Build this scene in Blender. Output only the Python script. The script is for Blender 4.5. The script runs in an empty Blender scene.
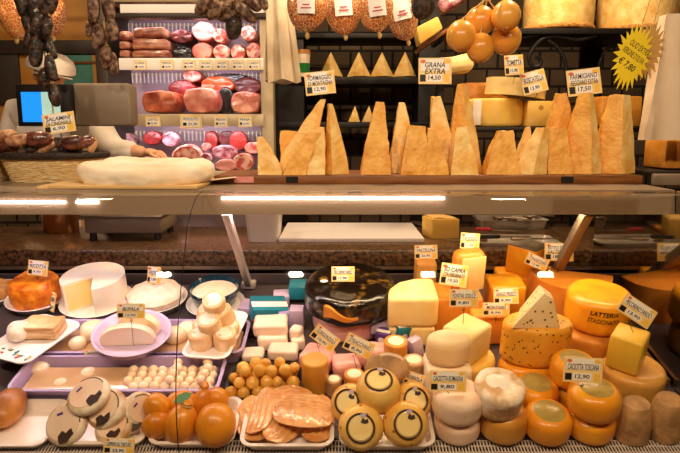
import bpy, bmesh, math, random
from mathutils import Vector, Matrix, noise
random.seed(11)
C = bpy.context.scene.collection
PI = math.pi
F = 600.0                                   # focal length in pixels of a 680 x 453 frame
EYE = 1.47
PITCH = math.atan(96.5/600)
CP, SP = math.cos(PITCH), math.sin(PITCH)

# ------------------------------------------------------------------ pixels -> places
def ray(px, py):
    x = (px-340)/F; y = -(py-226.5)/F
    return Vector((x, CP+y*SP, -SP+y*CP))
def at(px, py, Y):
    d = ray(px, py); t = Y/d.y
    return d*t+Vector((0, 0, EYE))
def scl(p):                                 # metres per pixel at a place
    p = p-Vector((0, 0, EYE))
    return (p.y*CP-p.z*SP)/F
TILT = math.atan(.237/.95)
DO = Vector((0, 1.65, EYE-.919))
EV = Vector((0, math.cos(TILT), math.sin(TILT)))
EN = Vector((0, -math.sin(TILT), math.cos(TILT)))
DM = Matrix.Translation(DO) @ Matrix.Rotation(TILT, 4, 'X')
def deck(px, py, h=0.0):
    d = ray(px, py)
    q = DO+EN*h-Vector((0, 0, EYE))
    t = q.dot(EN)/d.dot(EN)
    p = d*t-q
    return p.x, p.dot(EV), t/F
def dw(u, v, h): return DM @ Vector((u, v, h))
def ux(px, v, h):
    return (px-340)*scl(dw(0, v, h))
def flat(px, py, z):                        # ray meets the horizontal plane z
    d = ray(px, py); t = (z-EYE)/d.z
    return d*t+Vector((0, 0, EYE))

# ------------------------------------------------------------------ mesh shapes (base at z = 0)
def nb(): return bmesh.new()
def lathe(prof, seg=40, bm=None, sx=1, sy=1):
    bm = bm or nb(); rings = []
    for r, z in prof:
        if r < 1e-6: rings.append([bm.verts.new((0, 0, z))])
        else: rings.append([bm.verts.new((r*sx*math.cos(2*PI*i/seg), r*sy*math.sin(2*PI*i/seg), z)) for i in range(seg)])
    for a, b in zip(rings, rings[1:]):
        for i in range(seg):
            j = (i+1) % seg
            if len(a) == 1 and len(b) == 1: continue
            if len(a) == 1: bm.faces.new((a[0], b[i], b[j])) if False else bm.faces.new((a[0], b[j], b[i]))
            elif len(b) == 1: bm.faces.new((a[i], a[j], b[0]))
            else: bm.faces.new((a[i], a[j], b[j], b[i]))
    return bm
def wheel_prof(r, h, rnd, bulge=0.0, n=6, m=5):
    rnd = min(rnd, h*.49, r*.6); p = [(0, 0), (r*.5, 0)]
    for i in range(n+1):
        a = -PI/2+PI/2*i/n; p.append((r-rnd+rnd*math.cos(a), rnd+rnd*math.sin(a)))
    for i in range(1, m):
        p.append((r, rnd+(h-2*rnd)*i/m))
    for i in range(n+1):
        a = PI/2*i/n; p.append((r-rnd+rnd*math.cos(a), h-rnd+rnd*math.sin(a)))
    p += [(r*.5, h), (0, h)]
    if bulge: p = [((q+bulge*r*math.sin(PI*z/h)*(q/r)) if q else 0, z) for q, z in p]
    return p
def wheel(r, h, rnd=.01, bulge=0, seg=44, sx=1, sy=1):
    return lathe(wheel_prof(r, h, rnd, bulge), seg, None, sx, sy)
def loft(loops, cap0=True, cap1=True, bm=None):
    bm = bm or nb(); R = [[bm.verts.new(p) for p in l] for l in loops]
    n = len(R[0])
    for a, b in zip(R, R[1:]):
        for i in range(n):
            j = (i+1) % n; bm.faces.new((a[i], a[j], b[j], b[i]))
    if cap0: bm.faces.new(R[0][::-1])
    if cap1: bm.faces.new(R[-1])
    return bm
def rrect(sx, sy, r, z, n=5):
    out = []; r = min(r, sx/2*.99, sy/2*.99)
    for cx, cy, a0 in ((1, 1, 0), (-1, 1, PI/2), (-1, -1, PI), (1, -1, 1.5*PI)):
        for i in range(n+1):
            a = a0+PI/2*i/n
            out.append((cx*(sx/2-r)+r*math.cos(a), cy*(sy/2-r)+r*math.sin(a), z))
    return out
def tray_bm(sx, sy, h, t=.004, fl=.012, rim=.007, r=.025):
    L = [rrect(sx-2*fl, sy-2*fl, r, 0), rrect(sx, sy, r, h-.004), rrect(sx+2*rim, sy+2*rim, r+rim, h-.004), rrect(sx+2*rim, sy+2*rim, r+rim, h),
         rrect(sx-2*t, sy-2*t, r, h), rrect(sx-2*t-2*fl, sy-2*t-2*fl, r*.9, t)]
    return loft(L)
def box(sx, sy, sz, bev=0, seg=2, c=(0, 0, 0), bm=None):
    new = nb()
    bmesh.ops.create_cube(new, size=1)
    for v in new.verts: v.co = Vector((v.co.x*sx, v.co.y*sy, (v.co.z+.5)*sz))
    if bev: bmesh.ops.bevel(new, geom=list(new.edges), offset=min(bev, min(sx, sy, sz)*.45), segments=seg, profile=.5, affect='EDGES')
    for v in new.verts: v.co += Vector(c)
    return join(bm, new) if bm else new
def join(bm, other, M=None):
    mp = {}
    for v in other.verts: mp[v] = bm.verts.new(M @ v.co if M else v.co)
    for f in other.faces:
        g = bm.faces.new([mp[v] for v in f.verts]); g.material_index = f.material_index
    other.free(); return bm
def prism(poly, h, bev=0, seg=2):
    bm = loft([[(x, y, 0) for x, y in poly], [(x, y, h) for x, y in poly]])
    bmesh.ops.recalc_face_normals(bm, faces=bm.faces)
    if bev: bmesh.ops.bevel(bm, geom=list(bm.edges), offset=bev, segments=seg, profile=.5, affect='EDGES')
    return bm
def sector(r, h, a0, a1, bev=.006, n=20):
    pts = [(0, 0)]+[(r*math.cos(a0+(a1-a0)*i/n), r*math.sin(a0+(a1-a0)*i/n)) for i in range(n+1)]
    bm = loft([[(x, y, 0) for x, y in pts], [(x, y, h) for x, y in pts]])
    es = [e for e in bm.edges if e.calc_face_angle(0) > .5]
    bmesh.ops.bevel(bm, geom=es, offset=bev, segments=3, profile=.5, affect='EDGES')
    return bm
def ball(rx, ry, rz, sub=3):
    bm = nb(); bmesh.ops.create_icosphere(bm, subdivisions=sub, radius=1)
    for v in bm.verts: v.co = Vector((v.co.x*rx, v.co.y*ry, v.co.z*rz))
    return bm
def lump(bm, amp, fr, seed=0.0):
    bm.normal_update()
    o = Vector((seed*7.3, seed*3.1, seed*5.7))
    for v in bm.verts: v.co += v.normal*amp*noise.noise(v.co*fr+o)
    return bm
def subdiv(bm, n=1):
    bmesh.ops.subdivide_edges(bm, edges=list(bm.edges), cuts=n, use_grid_fill=True); return bm
def tube(path, r, seg=8, bm=None, close=False):
    bm = bm or nb(); P = [Vector(p) for p in path]; rings = []
    rr = r if isinstance(r, (list, tuple)) else [r]*len(P)
    up0 = Vector((.3, .2, 1)).normalized()
    for i, p in enumerate(P):
        d = (P[min(i+1, len(P)-1)]-P[max(i-1, 0)]).normalized()
        a = d.cross(up0)
        if a.length < .05: a = d.cross(Vector((1, 0, 0)))
        a.normalize(); b = d.cross(a)
        rings.append([bm.verts.new(p+(a*math.cos(2*PI*k/seg)+b*math.sin(2*PI*k/seg))*rr[i]) for k in range(seg)])
    for a, b in zip(rings, rings[1:]):
        for k in range(seg):
            j = (k+1) % seg; bm.faces.new((a[k], a[j], b[j], b[k]))
    if not close:
        bm.faces.new(rings[0][::-1]); bm.faces.new(rings[-1])
    return bm
def spin_path(pts, n=6):                     # smooth a path (Catmull-Rom)
    P = [Vector(p) for p in pts]; P = [2*P[0]-P[1]]+P+[2*P[-1]-P[-2]]; out = []
    for i in range(1, len(P)-2):
        for k in range(n):
            t = k/n; a, b, c, d = P[i-1], P[i], P[i+1], P[i+2]
            out.append(.5*((2*b)+(c-a)*t+(2*a-5*b+4*c-d)*t*t+(3*b-a-3*c+d)*t**3))
    out.append(P[-2]); return out

# ------------------------------------------------------------------ objects
def mesh_of(bm, mats, smooth=True, ang=40):
    bmesh.ops.recalc_face_normals(bm, faces=bm.faces)
    me = bpy.data.meshes.new('mesh')
    bm.to_mesh(me); bm.free()
    for m in (mats if isinstance(mats, (list, tuple)) else [mats]): me.materials.append(m)
    if smooth:
        me.polygons.foreach_set('use_smooth', [True]*len(me.polygons))
        try: me.set_sharp_from_angle(angle=math.radians(ang))
        except Exception: pass
    return me
def link(name, data, parent=None, M=None):
    o = bpy.data.objects.new(name, data); C.objects.link(o)
    if parent is not None: o.parent = parent
    if M is not None: o.matrix_local = M
    PLACE[o.name] = M if M is not None else Matrix()
    return o
PLACE = {}
def inv_of(o): return PLACE[o.name].inverted()
def tag(o, label=None, cat=None, group=None, kind=None):
    if label: o['label'] = label
    if cat: o['category'] = cat
    if group: o['group'] = group
    if kind: o['kind'] = kind
    return o
def part(name, bm, mats, parent, M=None, label=None, smooth=True, ang=40):
    return tag(link(name, mesh_of(bm, mats, smooth, ang), parent, M), label)
def thing(name, label, cat, M, bm=None, mats=None, group=None, smooth=True, ang=40):
    o = link(name, mesh_of(bm, mats, smooth, ang) if bm else None, None, M)
    return tag(o, label, cat, group)
def struct(name, bm, mats, M=None, smooth=False):
    o = link(name, mesh_of(bm, mats, smooth), None, M); o['kind'] = 'structure'; return o
T = Matrix.Translation
def R(a, ax): return Matrix.Rotation(math.radians(a), 4, ax)
def copy_tree(o, M=None, label=None):
    c = o.copy(); C.objects.link(c)
    if M is not None: c.matrix_local = M
    if label: c['label'] = label
    for ch in list(o.children):
        d = ch.copy(); C.objects.link(d); d.parent = c
        for g in list(ch.children):
            e = g.copy(); C.objects.link(e); e.parent = d
    return c
class Rec: pass
def rec(**k):
    r = Rec(); r.__dict__.update(k); return r

# ------------------------------------------------------------------ materials
def lin(h):
    h = h.lstrip('#'); v = [int(h[i:i+2], 16)/255 for i in (0, 2, 4)]
    return tuple(((c/12.92) if c <= .04045 else ((c+.055)/1.055)**2.4) for c in v)+(1,)
MATS = {}
def mat(name, c1, c2=None, scale=8, rough=.5, bump=0, bscale=40, metal=0, sss=0, coat=0, detail=4, spots=None, emit=None, es=1, lo=.35, hi=.65, spec=.5, stretch=(1, 1, 1)):
    m = bpy.data.materials.new(name); m.use_nodes = True; nt = m.node_tree; N = nt.nodes; L = nt.links
    b = N['Principled BSDF']
    b.inputs['Roughness'].default_value = rough; b.inputs['Metallic'].default_value = metal
    b.inputs['Specular IOR Level'].default_value = spec
    b.inputs['Base Color'].default_value = lin(c1)
    if coat: b.inputs['Coat Weight'].default_value = coat; b.inputs['Coat Roughness'].default_value = .12
    if sss:
        b.inputs['Subsurface Weight'].default_value = sss
        b.inputs['Subsurface Radius'].default_value = (.02, .01, .004); b.inputs['Subsurface Scale'].default_value = .5
    if emit: b.inputs['Emission Color'].default_value = lin(emit); b.inputs['Emission Strength'].default_value = es
    if c2 or bump or spots:
        tc = N.new('ShaderNodeTexCoord'); oi = N.new('ShaderNodeObjectInfo'); mp = N.new('ShaderNodeMapping')
        mul = N.new('ShaderNodeMath'); mul.operation = 'MULTIPLY'; mul.inputs[1].default_value = 13
        L.new(oi.outputs['Random'], mul.inputs[0]); L.new(tc.outputs['Object'], mp.inputs['Vector']); L.new(mul.outputs[0], mp.inputs['Location'])
        mp.inputs['Scale'].default_value = stretch
        col = None
        if c2:
            n = N.new('ShaderNodeTexNoise'); n.inputs['Scale'].default_value = scale; n.inputs['Detail'].default_value = detail
            r = N.new('ShaderNodeValToRGB'); r.color_ramp.elements[0].position = lo; r.color_ramp.elements[1].position = hi
            r.color_ramp.elements[0].color = lin(c1); r.color_ramp.elements[1].color = lin(c2)
            L.new(mp.outputs[0], n.inputs['Vector']); L.new(n.outputs['Fac'], r.inputs['Fac']); col = r.outputs['Color']
        if spots:                            # (colour, scale, size) specks or holes
            sc, ss, sz = spots
            v = N.new('ShaderNodeTexVoronoi'); v.inputs['Scale'].default_value = ss; v.inputs['Randomness'].default_value = 1
            L.new(mp.outputs[0], v.inputs['Vector'])
            r2 = N.new('ShaderNodeValToRGB'); r2.color_ramp.elements[0].position = sz*.8; r2.color_ramp.elements[1].position = sz
            r2.color_ramp.elements[0].color = (1, 1, 1, 1); r2.color_ramp.elements[1].color = (0, 0, 0, 1)
            L.new(v.outputs['Distance'], r2.inputs['Fac'])
            mx = N.new('ShaderNodeMix'); mx.data_type = 'RGBA'
            L.new(r2.outputs['Color'], mx.inputs['Factor'])
            if col: L.new(col, mx.inputs['A'])
            else: mx.inputs['A'].default_value = lin(c1)
            mx.inputs['B'].default_value = lin(sc); col = mx.outputs['Result']
        if col: L.new(col, b.inputs['Base Color'])
        if bump:
            n2 = N.new('ShaderNodeTexNoise'); n2.inputs['Scale'].default_value = bscale; n2.inputs['Detail'].default_value = 5
            L.new(mp.outputs[0], n2.inputs['Vector'])
            bu = N.new('ShaderNodeBump'); bu.inputs['Strength'].default_value = bump; bu.inputs['Distance'].default_value = .01
            L.new(n2.outputs['Fac'], bu.inputs['Height']); L.new(bu.outputs[0], b.inputs['Normal'])
    MATS[name] = m; return m
def glass_mat(name, tint='#ffffff', gl=.06, rough=.02):
    m = bpy.data.materials.new(name); m.use_nodes = True; nt = m.node_tree; N = nt.nodes; L = nt.links
    N.remove(N['Principled BSDF']); out = N['Material Output']
    t = N.new('ShaderNodeBsdfTransparent'); t.inputs[0].default_value = lin(tint)
    g = N.new('ShaderNodeBsdfGlossy'); g.inputs['Roughness'].default_value = rough
    mx = N.new('ShaderNodeMixShader')
    if gl < .3:
        fr = N.new('ShaderNodeFresnel'); fr.inputs['IOR'].default_value = 1.3+gl*2
        ge = N.new('ShaderNodeNewGeometry'); sb_ = N.new('ShaderNodeMath'); sb_.operation = 'SUBTRACT'; sb_.inputs[0].default_value = 1; L.new(ge.outputs['Backfacing'], sb_.inputs[1])
        ml = N.new('ShaderNodeMath'); ml.operation = 'MULTIPLY'; L.new(fr.outputs[0], ml.inputs[0]); L.new(sb_.outputs[0], ml.inputs[1]); L.new(ml.outputs[0], mx.inputs[0])
    else: mx.inputs[0].default_value = gl
    L.new(t.outputs[0], mx.inputs[1]); L.new(g.outputs[0], mx.inputs[2]); L.new(mx.outputs[0], out.inputs[0])
    MATS[name] = m; return m
def net_mat(name, c1, c2, cn, scale):       # netting: cell borders over a two-tone meat
    m = mat(name, c1, c2, 9, .45, .3, 60, coat=.3); nt = m.node_tree; N = nt.nodes; L = nt.links
    b = N['Principled BSDF']; src = b.inputs['Base Color'].links[0].from_socket
    v = N.new('ShaderNodeTexVoronoi'); v.feature = 'DISTANCE_TO_EDGE'; v.inputs['Scale'].default_value = scale
    tc = N.new('ShaderNodeTexCoord'); L.new(tc.outputs['Object'], v.inputs['Vector'])
    r = N.new('ShaderNodeValToRGB'); r.color_ramp.elements[0].position = .03; r.color_ramp.elements[1].position = .06
    r.color_ramp.elements[0].color = (1, 1, 1, 1); r.color_ramp.elements[1].color = (0, 0, 0, 1)
    L.new(v.outputs['Distance'], r.inputs['Fac'])
    mx = N.new('ShaderNodeMix'); mx.data_type = 'RGBA'; mx.inputs['B'].default_value = lin(cn)
    L.new(r.outputs['Color'], mx.inputs['Factor']); L.new(src, mx.inputs['A']); L.new(mx.outputs['Result'], b.inputs['Base Color'])
    return m
def brick_mat(name, c1, c2, mortar, bw, bh, ms=.01):
    m = mat(name, c1, c2, 5, .8, .2, 30); nt = m.node_tree; N = nt.nodes; L = nt.links
    b = N['Principled BSDF']; tc = N.new('ShaderNodeTexCoord'); sp = N.new('ShaderNodeSeparateXYZ'); cb = N.new('ShaderNodeCombineXYZ')
    L.new(tc.outputs['Object'], sp.inputs[0]); L.new(sp.outputs['X'], cb.inputs['X']); L.new(sp.outputs['Z'], cb.inputs['Y'])
    k = N.new('ShaderNodeTexBrick'); k.inputs['Scale'].default_value = 1; k.inputs['Brick Width'].default_value = bw; k.inputs['Row Height'].default_value = bh
    k.inputs['Mortar Size'].default_value = ms; k.inputs['Color1'].default_value = lin(c1); k.inputs['Color2'].default_value = lin(c2); k.inputs['Mortar'].default_value = lin(mortar)
    L.new(cb.outputs[0], k.inputs['Vector']); L.new(k.outputs['Color'], b.inputs['Base Color']); return m

M = mat
gold = M('golden_rind', '#f0a820', '#e8921a', 14, .33, .08, 60, sss=.1, coat=.15)
goldtop = M('pale_waxed_top', '#b8a25c', '#a08a46', 18, .3, .05, 60, coat=.3)
amber = M('amber_rind', '#e09a3c', '#c47c28', 12, .4, .12, 50, sss=.08)
orange = M('orange_rind', '#e89a3c', '#d8822a', 9, .38, .12, 50, sss=.08)
paste = M('yellow_paste', '#f6cf6a', '#f0bf50', 10, .45, .06, 50, sss=.15)
palepaste = M('pale_paste', '#f8e3a8', '#f2d488', 10, .5, .06, 50, sss=.15)
cream = M('cream_cheese', '#fbeedb', '#f2dcc0', 12, .5, .15, 60, sss=.2)
whiteCh = M('white_cheese', '#fdf3e6', '#f7e4d2', 8, .4, .12, 40, sss=.25)
ricotta = M('ricotta', '#fdf0e4', '#f0d9c4', 30, .6, .6, 70, sss=.2)
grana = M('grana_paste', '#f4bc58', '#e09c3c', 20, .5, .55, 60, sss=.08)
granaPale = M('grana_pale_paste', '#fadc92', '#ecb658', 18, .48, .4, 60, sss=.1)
granaRind = M('grana_rind', '#d8953a', '#b06e22', 10, .55, .25, 40)
pepper = M('peppercorn_cheese', '#f0b644', '#e4a02e', 10, .42, .08, 50, sss=.1, spots=('#4a2408', 62, .25))
pepperPale = M('peppercorn_cut_face', '#fbe9c0', '#f6dca0', 10, .42, .08, 50, sss=.1, spots=('#6a4a18', 56, .24))
bakedRic = M('baked_ricotta', '#f0941c', '#c4560a', 26, .42, 1.0, 34, coat=.25)
mould = M('bloomy_rind', '#f6ead8', '#c8a070', 16, .6, .35, 50, lo=.42, hi=.62)
brieM = M('brie_rind', '#fbf0dc', '#ecd3ac', 7, .6, .3, 30, sss=.1)
pinkCh = M('pinkish_white_cheese', '#f6dcc8', '#eac4a8', 10, .45, .1, 50, sss=.2)
greyRind = M('grey_brown_rind', '#cca06c', '#94704a', 16, .6, .35, 50)
greyTop = M('grey_mouldy_rind', '#80705a', '#54483a', 20, .7, .3, 50)
brownRind = M('brown_rind', '#a8742e', '#7c4c18', 12, .55, .25, 40)
sausD = M('dark_salami', '#150d09', '#5c4030', 44, .5, .8, 70, coat=.2, lo=.46, hi=.66)
sausB = M('brown_salami', '#46291a', '#9c7a60', 44, .6, .8, 70, lo=.42, hi=.64)
ham = M('pink_ham', '#c86258', '#f0ac98', 9, .3, .4, 24, sss=.15, coat=.3)
hamRind = M('ham_rind', '#c86c44', '#8c3a24', 10, .4, .3, 30, coat=.2)
hamSlab = M('cured_ham_slab', '#7c342c', '#cc9070', 12, .35, .3, 20, coat=.3, stretch=(1, 1, 3))
darkMeat = M('dark_cured_meat', '#4a1818', '#702a28', 12, .4, .3, 40, coat=.3)
redMeat = M('red_salami', '#b42c24', '#7c1c1c', 14, .4, .3, 50, coat=.3)
pinkMeat = M('pale_pink_meat', '#e8a49c', '#d88880', 20, .4, .1, 40, coat=.2)
pancetta = M('rolled_pancetta', '#c04c44', '#eebcaa', 22, .4, .3, 40, coat=.3, lo=.42, hi=.58)
bag_black = M('black_plastic_bag', '#141010', rough=.25, coat=.5)
bag_red = M('red_orange_packet', '#d83a14', '#f07030', 14, .3, coat=.4)
bag_pack = M('clear_vacuum_pack', '#d8acb8', '#8c3848', 20, .2, .6, 30, coat=.8, lo=.4, hi=.6)
plate = M('white_china', '#f2ece8', rough=.2, coat=.4)
foam = M('white_foam_tray', '#f4eef0', rough=.45)
purple = M('lilac_plastic', '#b8a4d4', '#ac98ca', 4, .35, coat=.2)
whitePl = M('white_plastic', '#f0e6e0', rough=.35, coat=.2)
blueBowl = M('dark_teal_glaze', '#173c4c', rough=.2, coat=.5)
tealM = M('teal_carton', '#1c7890', '#2888a0', 6, .4)
lilacM = M('lilac_carton', '#c4b0d0', rough=.4)
whiteM = M('white_print', '#faf6f4', rough=.5)
redM = M('red_print', '#b82a30', rough=.5)
blackM = M('black_print', '#0e0a0a', rough=.6)
purpleInk = M('violet_print', '#5a3a8c', rough=.5)
tagM = M('cream_tag_card', '#f8dc9c', '#f0c670', 30, .5, lo=.4, hi=.8)
tagW = M('white_tag_panel', '#faf5ee', rough=.5)
tagY = M('yellow_tag_panel', '#f6c850', rough=.5)
tagO = M('orange_tag_mark', '#e07028', rough=.5)
steel = M('brushed_steel', '#b8a898', '#a09080', 3, .3, metal=.85)
alu = M('satin_aluminium', '#94806c', rough=.38, metal=.2)
aluL = M('pale_grey_enamel', '#d0c4bc', rough=.4)
greyDeck = M('grey_deck_steel', '#5c5054', '#4c4246', 3, .45, metal=.4)
darkMet = M('dark_metal', '#1c1613', rough=.5, metal=.4)
traySteel = M('bright_tray_steel', '#d0c8be', '#b8b0a6', 3, .25, metal=.35)
film = glass_mat('crinkled_clear_film', '#f8f4ee', .2, .12)
copper = M('copper_toned_steel', '#b87c50', rough=.3, metal=.9)
boxGrey = M('grey_housing', '#8a7a68', rough=.5)
iron = M('black_wrought_iron', '#120c0a', rough=.5, metal=.3)
granite = M('brown_granite', '#1c100a', '#8a6444', 60, .3, detail=8, coat=.3, lo=.36, hi=.68)
woodT = M('warm_wood', '#8c5626', '#6c3c16', 6, .5, .15, 20, stretch=(1, 12, 12))
woodP = M('pale_wood', '#e0bc80', '#cda566', 6, .5, .1, 20, stretch=(1, 10, 10))
wicker = M('wicker', '#f8e0ac', '#d4a860', 60, .6, .8, 90, stretch=(.5, .5, 3))
darkRim = M('dark_basket_rim', '#1e130e', '#32221a', 60, .6, .5, 90)
straw = M('straw_mat', '#d89c50', '#a86a2a', 50, .7, .6, 80)
paper = M('parchment_paper', '#f2dcc0', '#e6cca8', 6, .6, .2, 12)
linen = M('cream_cloth', '#e8d8bc', '#d8c29e', 8, .8, .2, 60)
white_coat = M('white_coat_cloth', '#f2e8dc', '#e4d6c4', 6, .8, .1, 60)
skin = M('skin', '#e0a880', rough=.5, sss=.1)
hair = M('dark_hair', '#1a100a', rough=.6)
starM = M('yellow_star_card', '#f8e020', '#f0d018', 4, .5)
starB = M('tan_star_card', '#c89c50', rough=.5)
screenM = M('blue_screen', '#1a80d8', rough=.2, emit='#1c88e8', es=1.1)
screenG = M('pale_screen', '#b0d8c8', rough=.2, emit='#a8d0c0', es=.7)
caseIn = M('pale_case_lining', '#b49ca8', rough=.4)
caseFr = M('case_frame', '#c8b494', rough=.4, metal=.2)
darkFr = M('dark_case_frame', '#30241c', rough=.5)
rope = M('twine', '#e0c080', '#b08c4c', 60, .8)
leafM = M('green_leaf', '#1c7a34', rough=.4)
blackTag = M('dark_truffle_patch', '#2c1a14', '#3c261c', 40, .5)
whey = M('cloudy_whey', '#d8b488', '#c49c70', 8, .15, sss=.2, coat=.5)
blackWax = M('black_wax', '#100a07', '#8a6424', 16, .24, .6, 18, coat=.6, lo=.56, hi=.72)
pinkPaper = M('pink_wrapping', '#f0bcb8', '#e49c98', 6, .35, .6, 14, coat=.5)
slatePad = M('dark_slate', '#2c2622', rough=.6)
wallTile = brick_mat('beige_stone_tile', '#6c5842', '#584632', '#1a110a', .17, .14)
yellowWall = M('ochre_panel', '#c88c3c', '#b07428', 3, .6)
plaster = M('warm_plaster', '#8a6844', '#7a5a38', 3, .8)
floorM = brick_mat('floor_tile', '#7a6450', '#6c5844', '#3a2c20', .4, .4)
tealGlass = M('teal_glass_door', '#4a8078', '#5c9488', 4, .15, coat=.4)
glass = glass_mat('clear_glass', '#fcfaf6', .05)
mirror = glass_mat('reflective_end_glass', '#b09880', .55, .05)
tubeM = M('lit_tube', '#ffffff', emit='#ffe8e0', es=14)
# ================================================================== THE ROOM
struct('floor', box(7, 8, .1), floorM, T((0, 1.6, -.1)))
struct('ceiling', box(7, 8, .1), plaster, T((0, 1.6, 3.0)))
struct('wall_back', box(7, .1, 3), wallTile, T((0, 5.05, 0)))
struct('wall_left', box(.1, 8, 3), plaster, T((-3.45, 1.6, 0)))
struct('wall_right', box(.1, 8, 3), plaster, T((3.45, 1.6, 0)))

# ================================================================== TAGS
FONT = {}
def text_mesh(s, shear=0.0):
    k = (s, shear)
    if k not in FONT:
        cu = bpy.data.curves.new('lettering', 'FONT'); cu.body = s; cu.size = 1; cu.align_x = 'CENTER'; cu.shear = shear; cu.extrude = .01; cu.offset = .004 if len(s) > 9 else .012
        cu.resolution_u = 3
        o = bpy.data.objects.new('lettering', cu); me = bpy.data.meshes.new_from_object(o)
        bpy.data.objects.remove(o)
        xs = [v.co.x for v in me.vertices]; ys = [v.co.y for v in me.vertices]
        FONT[k] = (me, min(xs), max(xs), min(ys), max(ys))
    return FONT[k]
def add_text(par, s, cx, cz, w, h, y, m, shear=0.0, name='lettering', rot=0):
    me, x0, x1, y0, y1 = text_mesh(s, shear)
    me2 = me.copy(); me2.materials.clear(); me2.materials.append(m)
    sx = w/(x1-x0); sy = h/(y1-y0)
    Mx = T((cx, y, cz)) @ R(rot, 'Y') @ R(90, 'X') @ Matrix.Diagonal((sx, sy, .02, 1)) @ T((-(x0+x1)/2, -(y0+y1)/2, 0))
    return link(name, me2, par, Mx)
def price_tag(px, py, w, h, Y, lines, price, where, pin=None, roll=0, yaw=0, pitch=-8, group=None, mark=True, bottomz=None, look=''):
    """card of w x h pixels whose centre is seen at px, py, at depth Y; stands on a wire pin down to height bottomz"""
    p = at(px, py, Y); s = scl(p); W, H = w*s, h*s
    base = p
    Mx = T(base) @ R(yaw, 'Z') @ R(pitch, 'X') @ R(roll, 'Y')
    e = thing('price_tag', '%s price tag reading %s %s, %s' % (look or 'cream', ' '.join(lines), price, where) if lines else where, 'price tag', Mx, group=group)
    t = .0015
    part('card', box(W, t, H, c=(0, 0, -H/2)), tagM, e)
    part('name_panel', box(W*.86, .0006, H*.44, c=(0, -t/2-.0004, H*.01)), tagW, e)
    part('price_panel', box(W*.48, .0006, H*.3, c=(-.02*W, -t/2-.0004, -H*.42)), tagW, e)
    part('yellow_panel', box(W*.16, .0006, H*.3, c=(.36*W, -t/2-.0004, -H*.42)), tagY, e)
    part('emblem', box(W*.17, .0006, H*.27, .0, c=(-.37*W, -t/2-.0005, -H*.41)), blackM, e)
    if mark:
        part('corner_mark', lathe([(0, 0), (H*.07, 0), (H*.07, .0006), (0, .0006)], 14), tagO, e, T((-.36*W, -t/2-.0005, H*.36)) @ R(90, 'X') @ Matrix.Diagonal((1.5, 1, 1, 1)))
        part('corner_mark', lathe([(0, 0), (H*.09, 0), (H*.09, .0006), (0, .0006)], 14), tagY, e, T((.36*W, -t/2-.0005, H*.36)) @ R(90, 'X') @ Matrix.Diagonal((1.5, 1, 1, 1)))
    n = len(lines)
    for i, l in enumerate(lines):
        hh = H*(.2 if n > 1 else .24)
        wl = min(W*.8, hh*.62*len(l)*1.25)
        add_text(e, l, 0, H*(.23-.24*i-(.1 if n == 1 else 0)), wl, hh, -t/2-.0014, blackM, .18)
    if price: add_text(e, price, -.02*W, -H*.27, W*.38, H*.19, -t/2-.0014, blackM, .1)
    if bottomz is not None:
        tip = Mx.inverted() @ Vector((p.x, p.y+.004, bottomz))
        pm = tube(spin_path([(0, .001, -H*.35), (.0, .002, -H*.5), (.004, .003, -H*.5-.008), (0, .003, -H*.5-.013), (-.004, .003, -H*.5-.008), (0, .003, -H*.5-.012), tip], 4), .0009, 6)
        part('wire_pin', pm, darkMet, e)
    return e

# ================================================================== THE DISPLAY COUNTER
def dpt(px, py, h=0): u, v, s = deck(px, py, h); return u, v
YS = 2.0                                            # depth of the shelf's front edge
zs = at(340, 190, YS).z; zb = at(340, 214, YS).z
XL, XR = -1.75, 1.12
ZTOP = zs; TRAYTOP = at(340, 175, 2.25).z
dc = thing('display_counter', 'long glass fronted refrigerated deli counter with sloping steel deck', 'display counter', T((0, 0, 0)))
VB = .95/math.cos(TILT)+.02
part('deck', box(XR-XL, VB-.024, .02, c=((XR+XL)/2, VB/2+.012, -.0215)), greyDeck, dc, DM)
part('front_panel', box(XR-XL, .05, dw(0, 0, 0).z-.1-.03, .01, c=((XR+XL)/2, 1.535, .08)), aluL, dc)
part('kick_base', box(XR-XL-.1, .8, .1, c=((XR+XL)/2, 2.0, 0)), darkMet, dc)
part('rear_riser', box(XR-XL, .02, .06, c=((XR+XL)/2, 2.622, dw(0, VB, 0).z-.02)), greyDeck, dc)
part('rear_panel', box(XR-XL, .02, .72, c=((XR+XL)/2, 2.655, .02)), darkMet, dc)
gp = dw(0, 0, 0)
part('air_grille_base', box(XR-XL, .074, .01, c=((XR+XL)/2, -.016, -.018)), darkMet, dc, DM)
b = nb()
n = 300
for i in range(n):
    x = XL+(XR-XL)*(i+.5)/n
    box(.0040, .074, .004, c=(x, -.016, -.0055), bm=b)
for y_ in (-.051, -.027, -.003, .019): box(XR-XL, .003, .004, c=((XR+XL)/2, y_, -.0058), bm=b)
part('air_grille', b, aluL, dc, DM)
part('front_lip', box(XR-XL, .012, .03, .003, c=((XR+XL)/2, 1.600, gp.z-.05)), alu, dc)
# canopy: shelf, lamp housing
part('shelf', box(XR-XL, .55, .008, c=((XR+XL)/2, YS+.275, zs-.008)), alu, dc)
part('lamp_housing', loft([[(x, YS-.0, zs-.009), (x, YS-.012, zb), (x, YS+.16, zb), (x, YS+.2, zs-.009)] for x in (XL, XR)]), alu, dc, smooth=False)
zl = at(340, 199, YS).z
for x0, x1, py in ((0, 66, 202), (77, 99, 202), (222, 444, 198)):
    a, c = at(x0, py, YS-.004), at(x1, py, YS-.004)
    part('lamp_tube', tube([(a.x, YS-.011, a.z), (c.x, YS-.011, a.z)], .0045, 10), tubeM, dc)
lens = at(270, 212, YS+.05)  # place of a lamp reflection, not of a lens
part('lamp_reflection', lathe([(0, 0), (.075, 0), (.07, -.006), (0, -.008)], 28, None, 1.2, .5), tubeM, dc, T((lens.x, YS+.085, zb-.001)))  # glowing disc stands in for the reflection of a lamp
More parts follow.
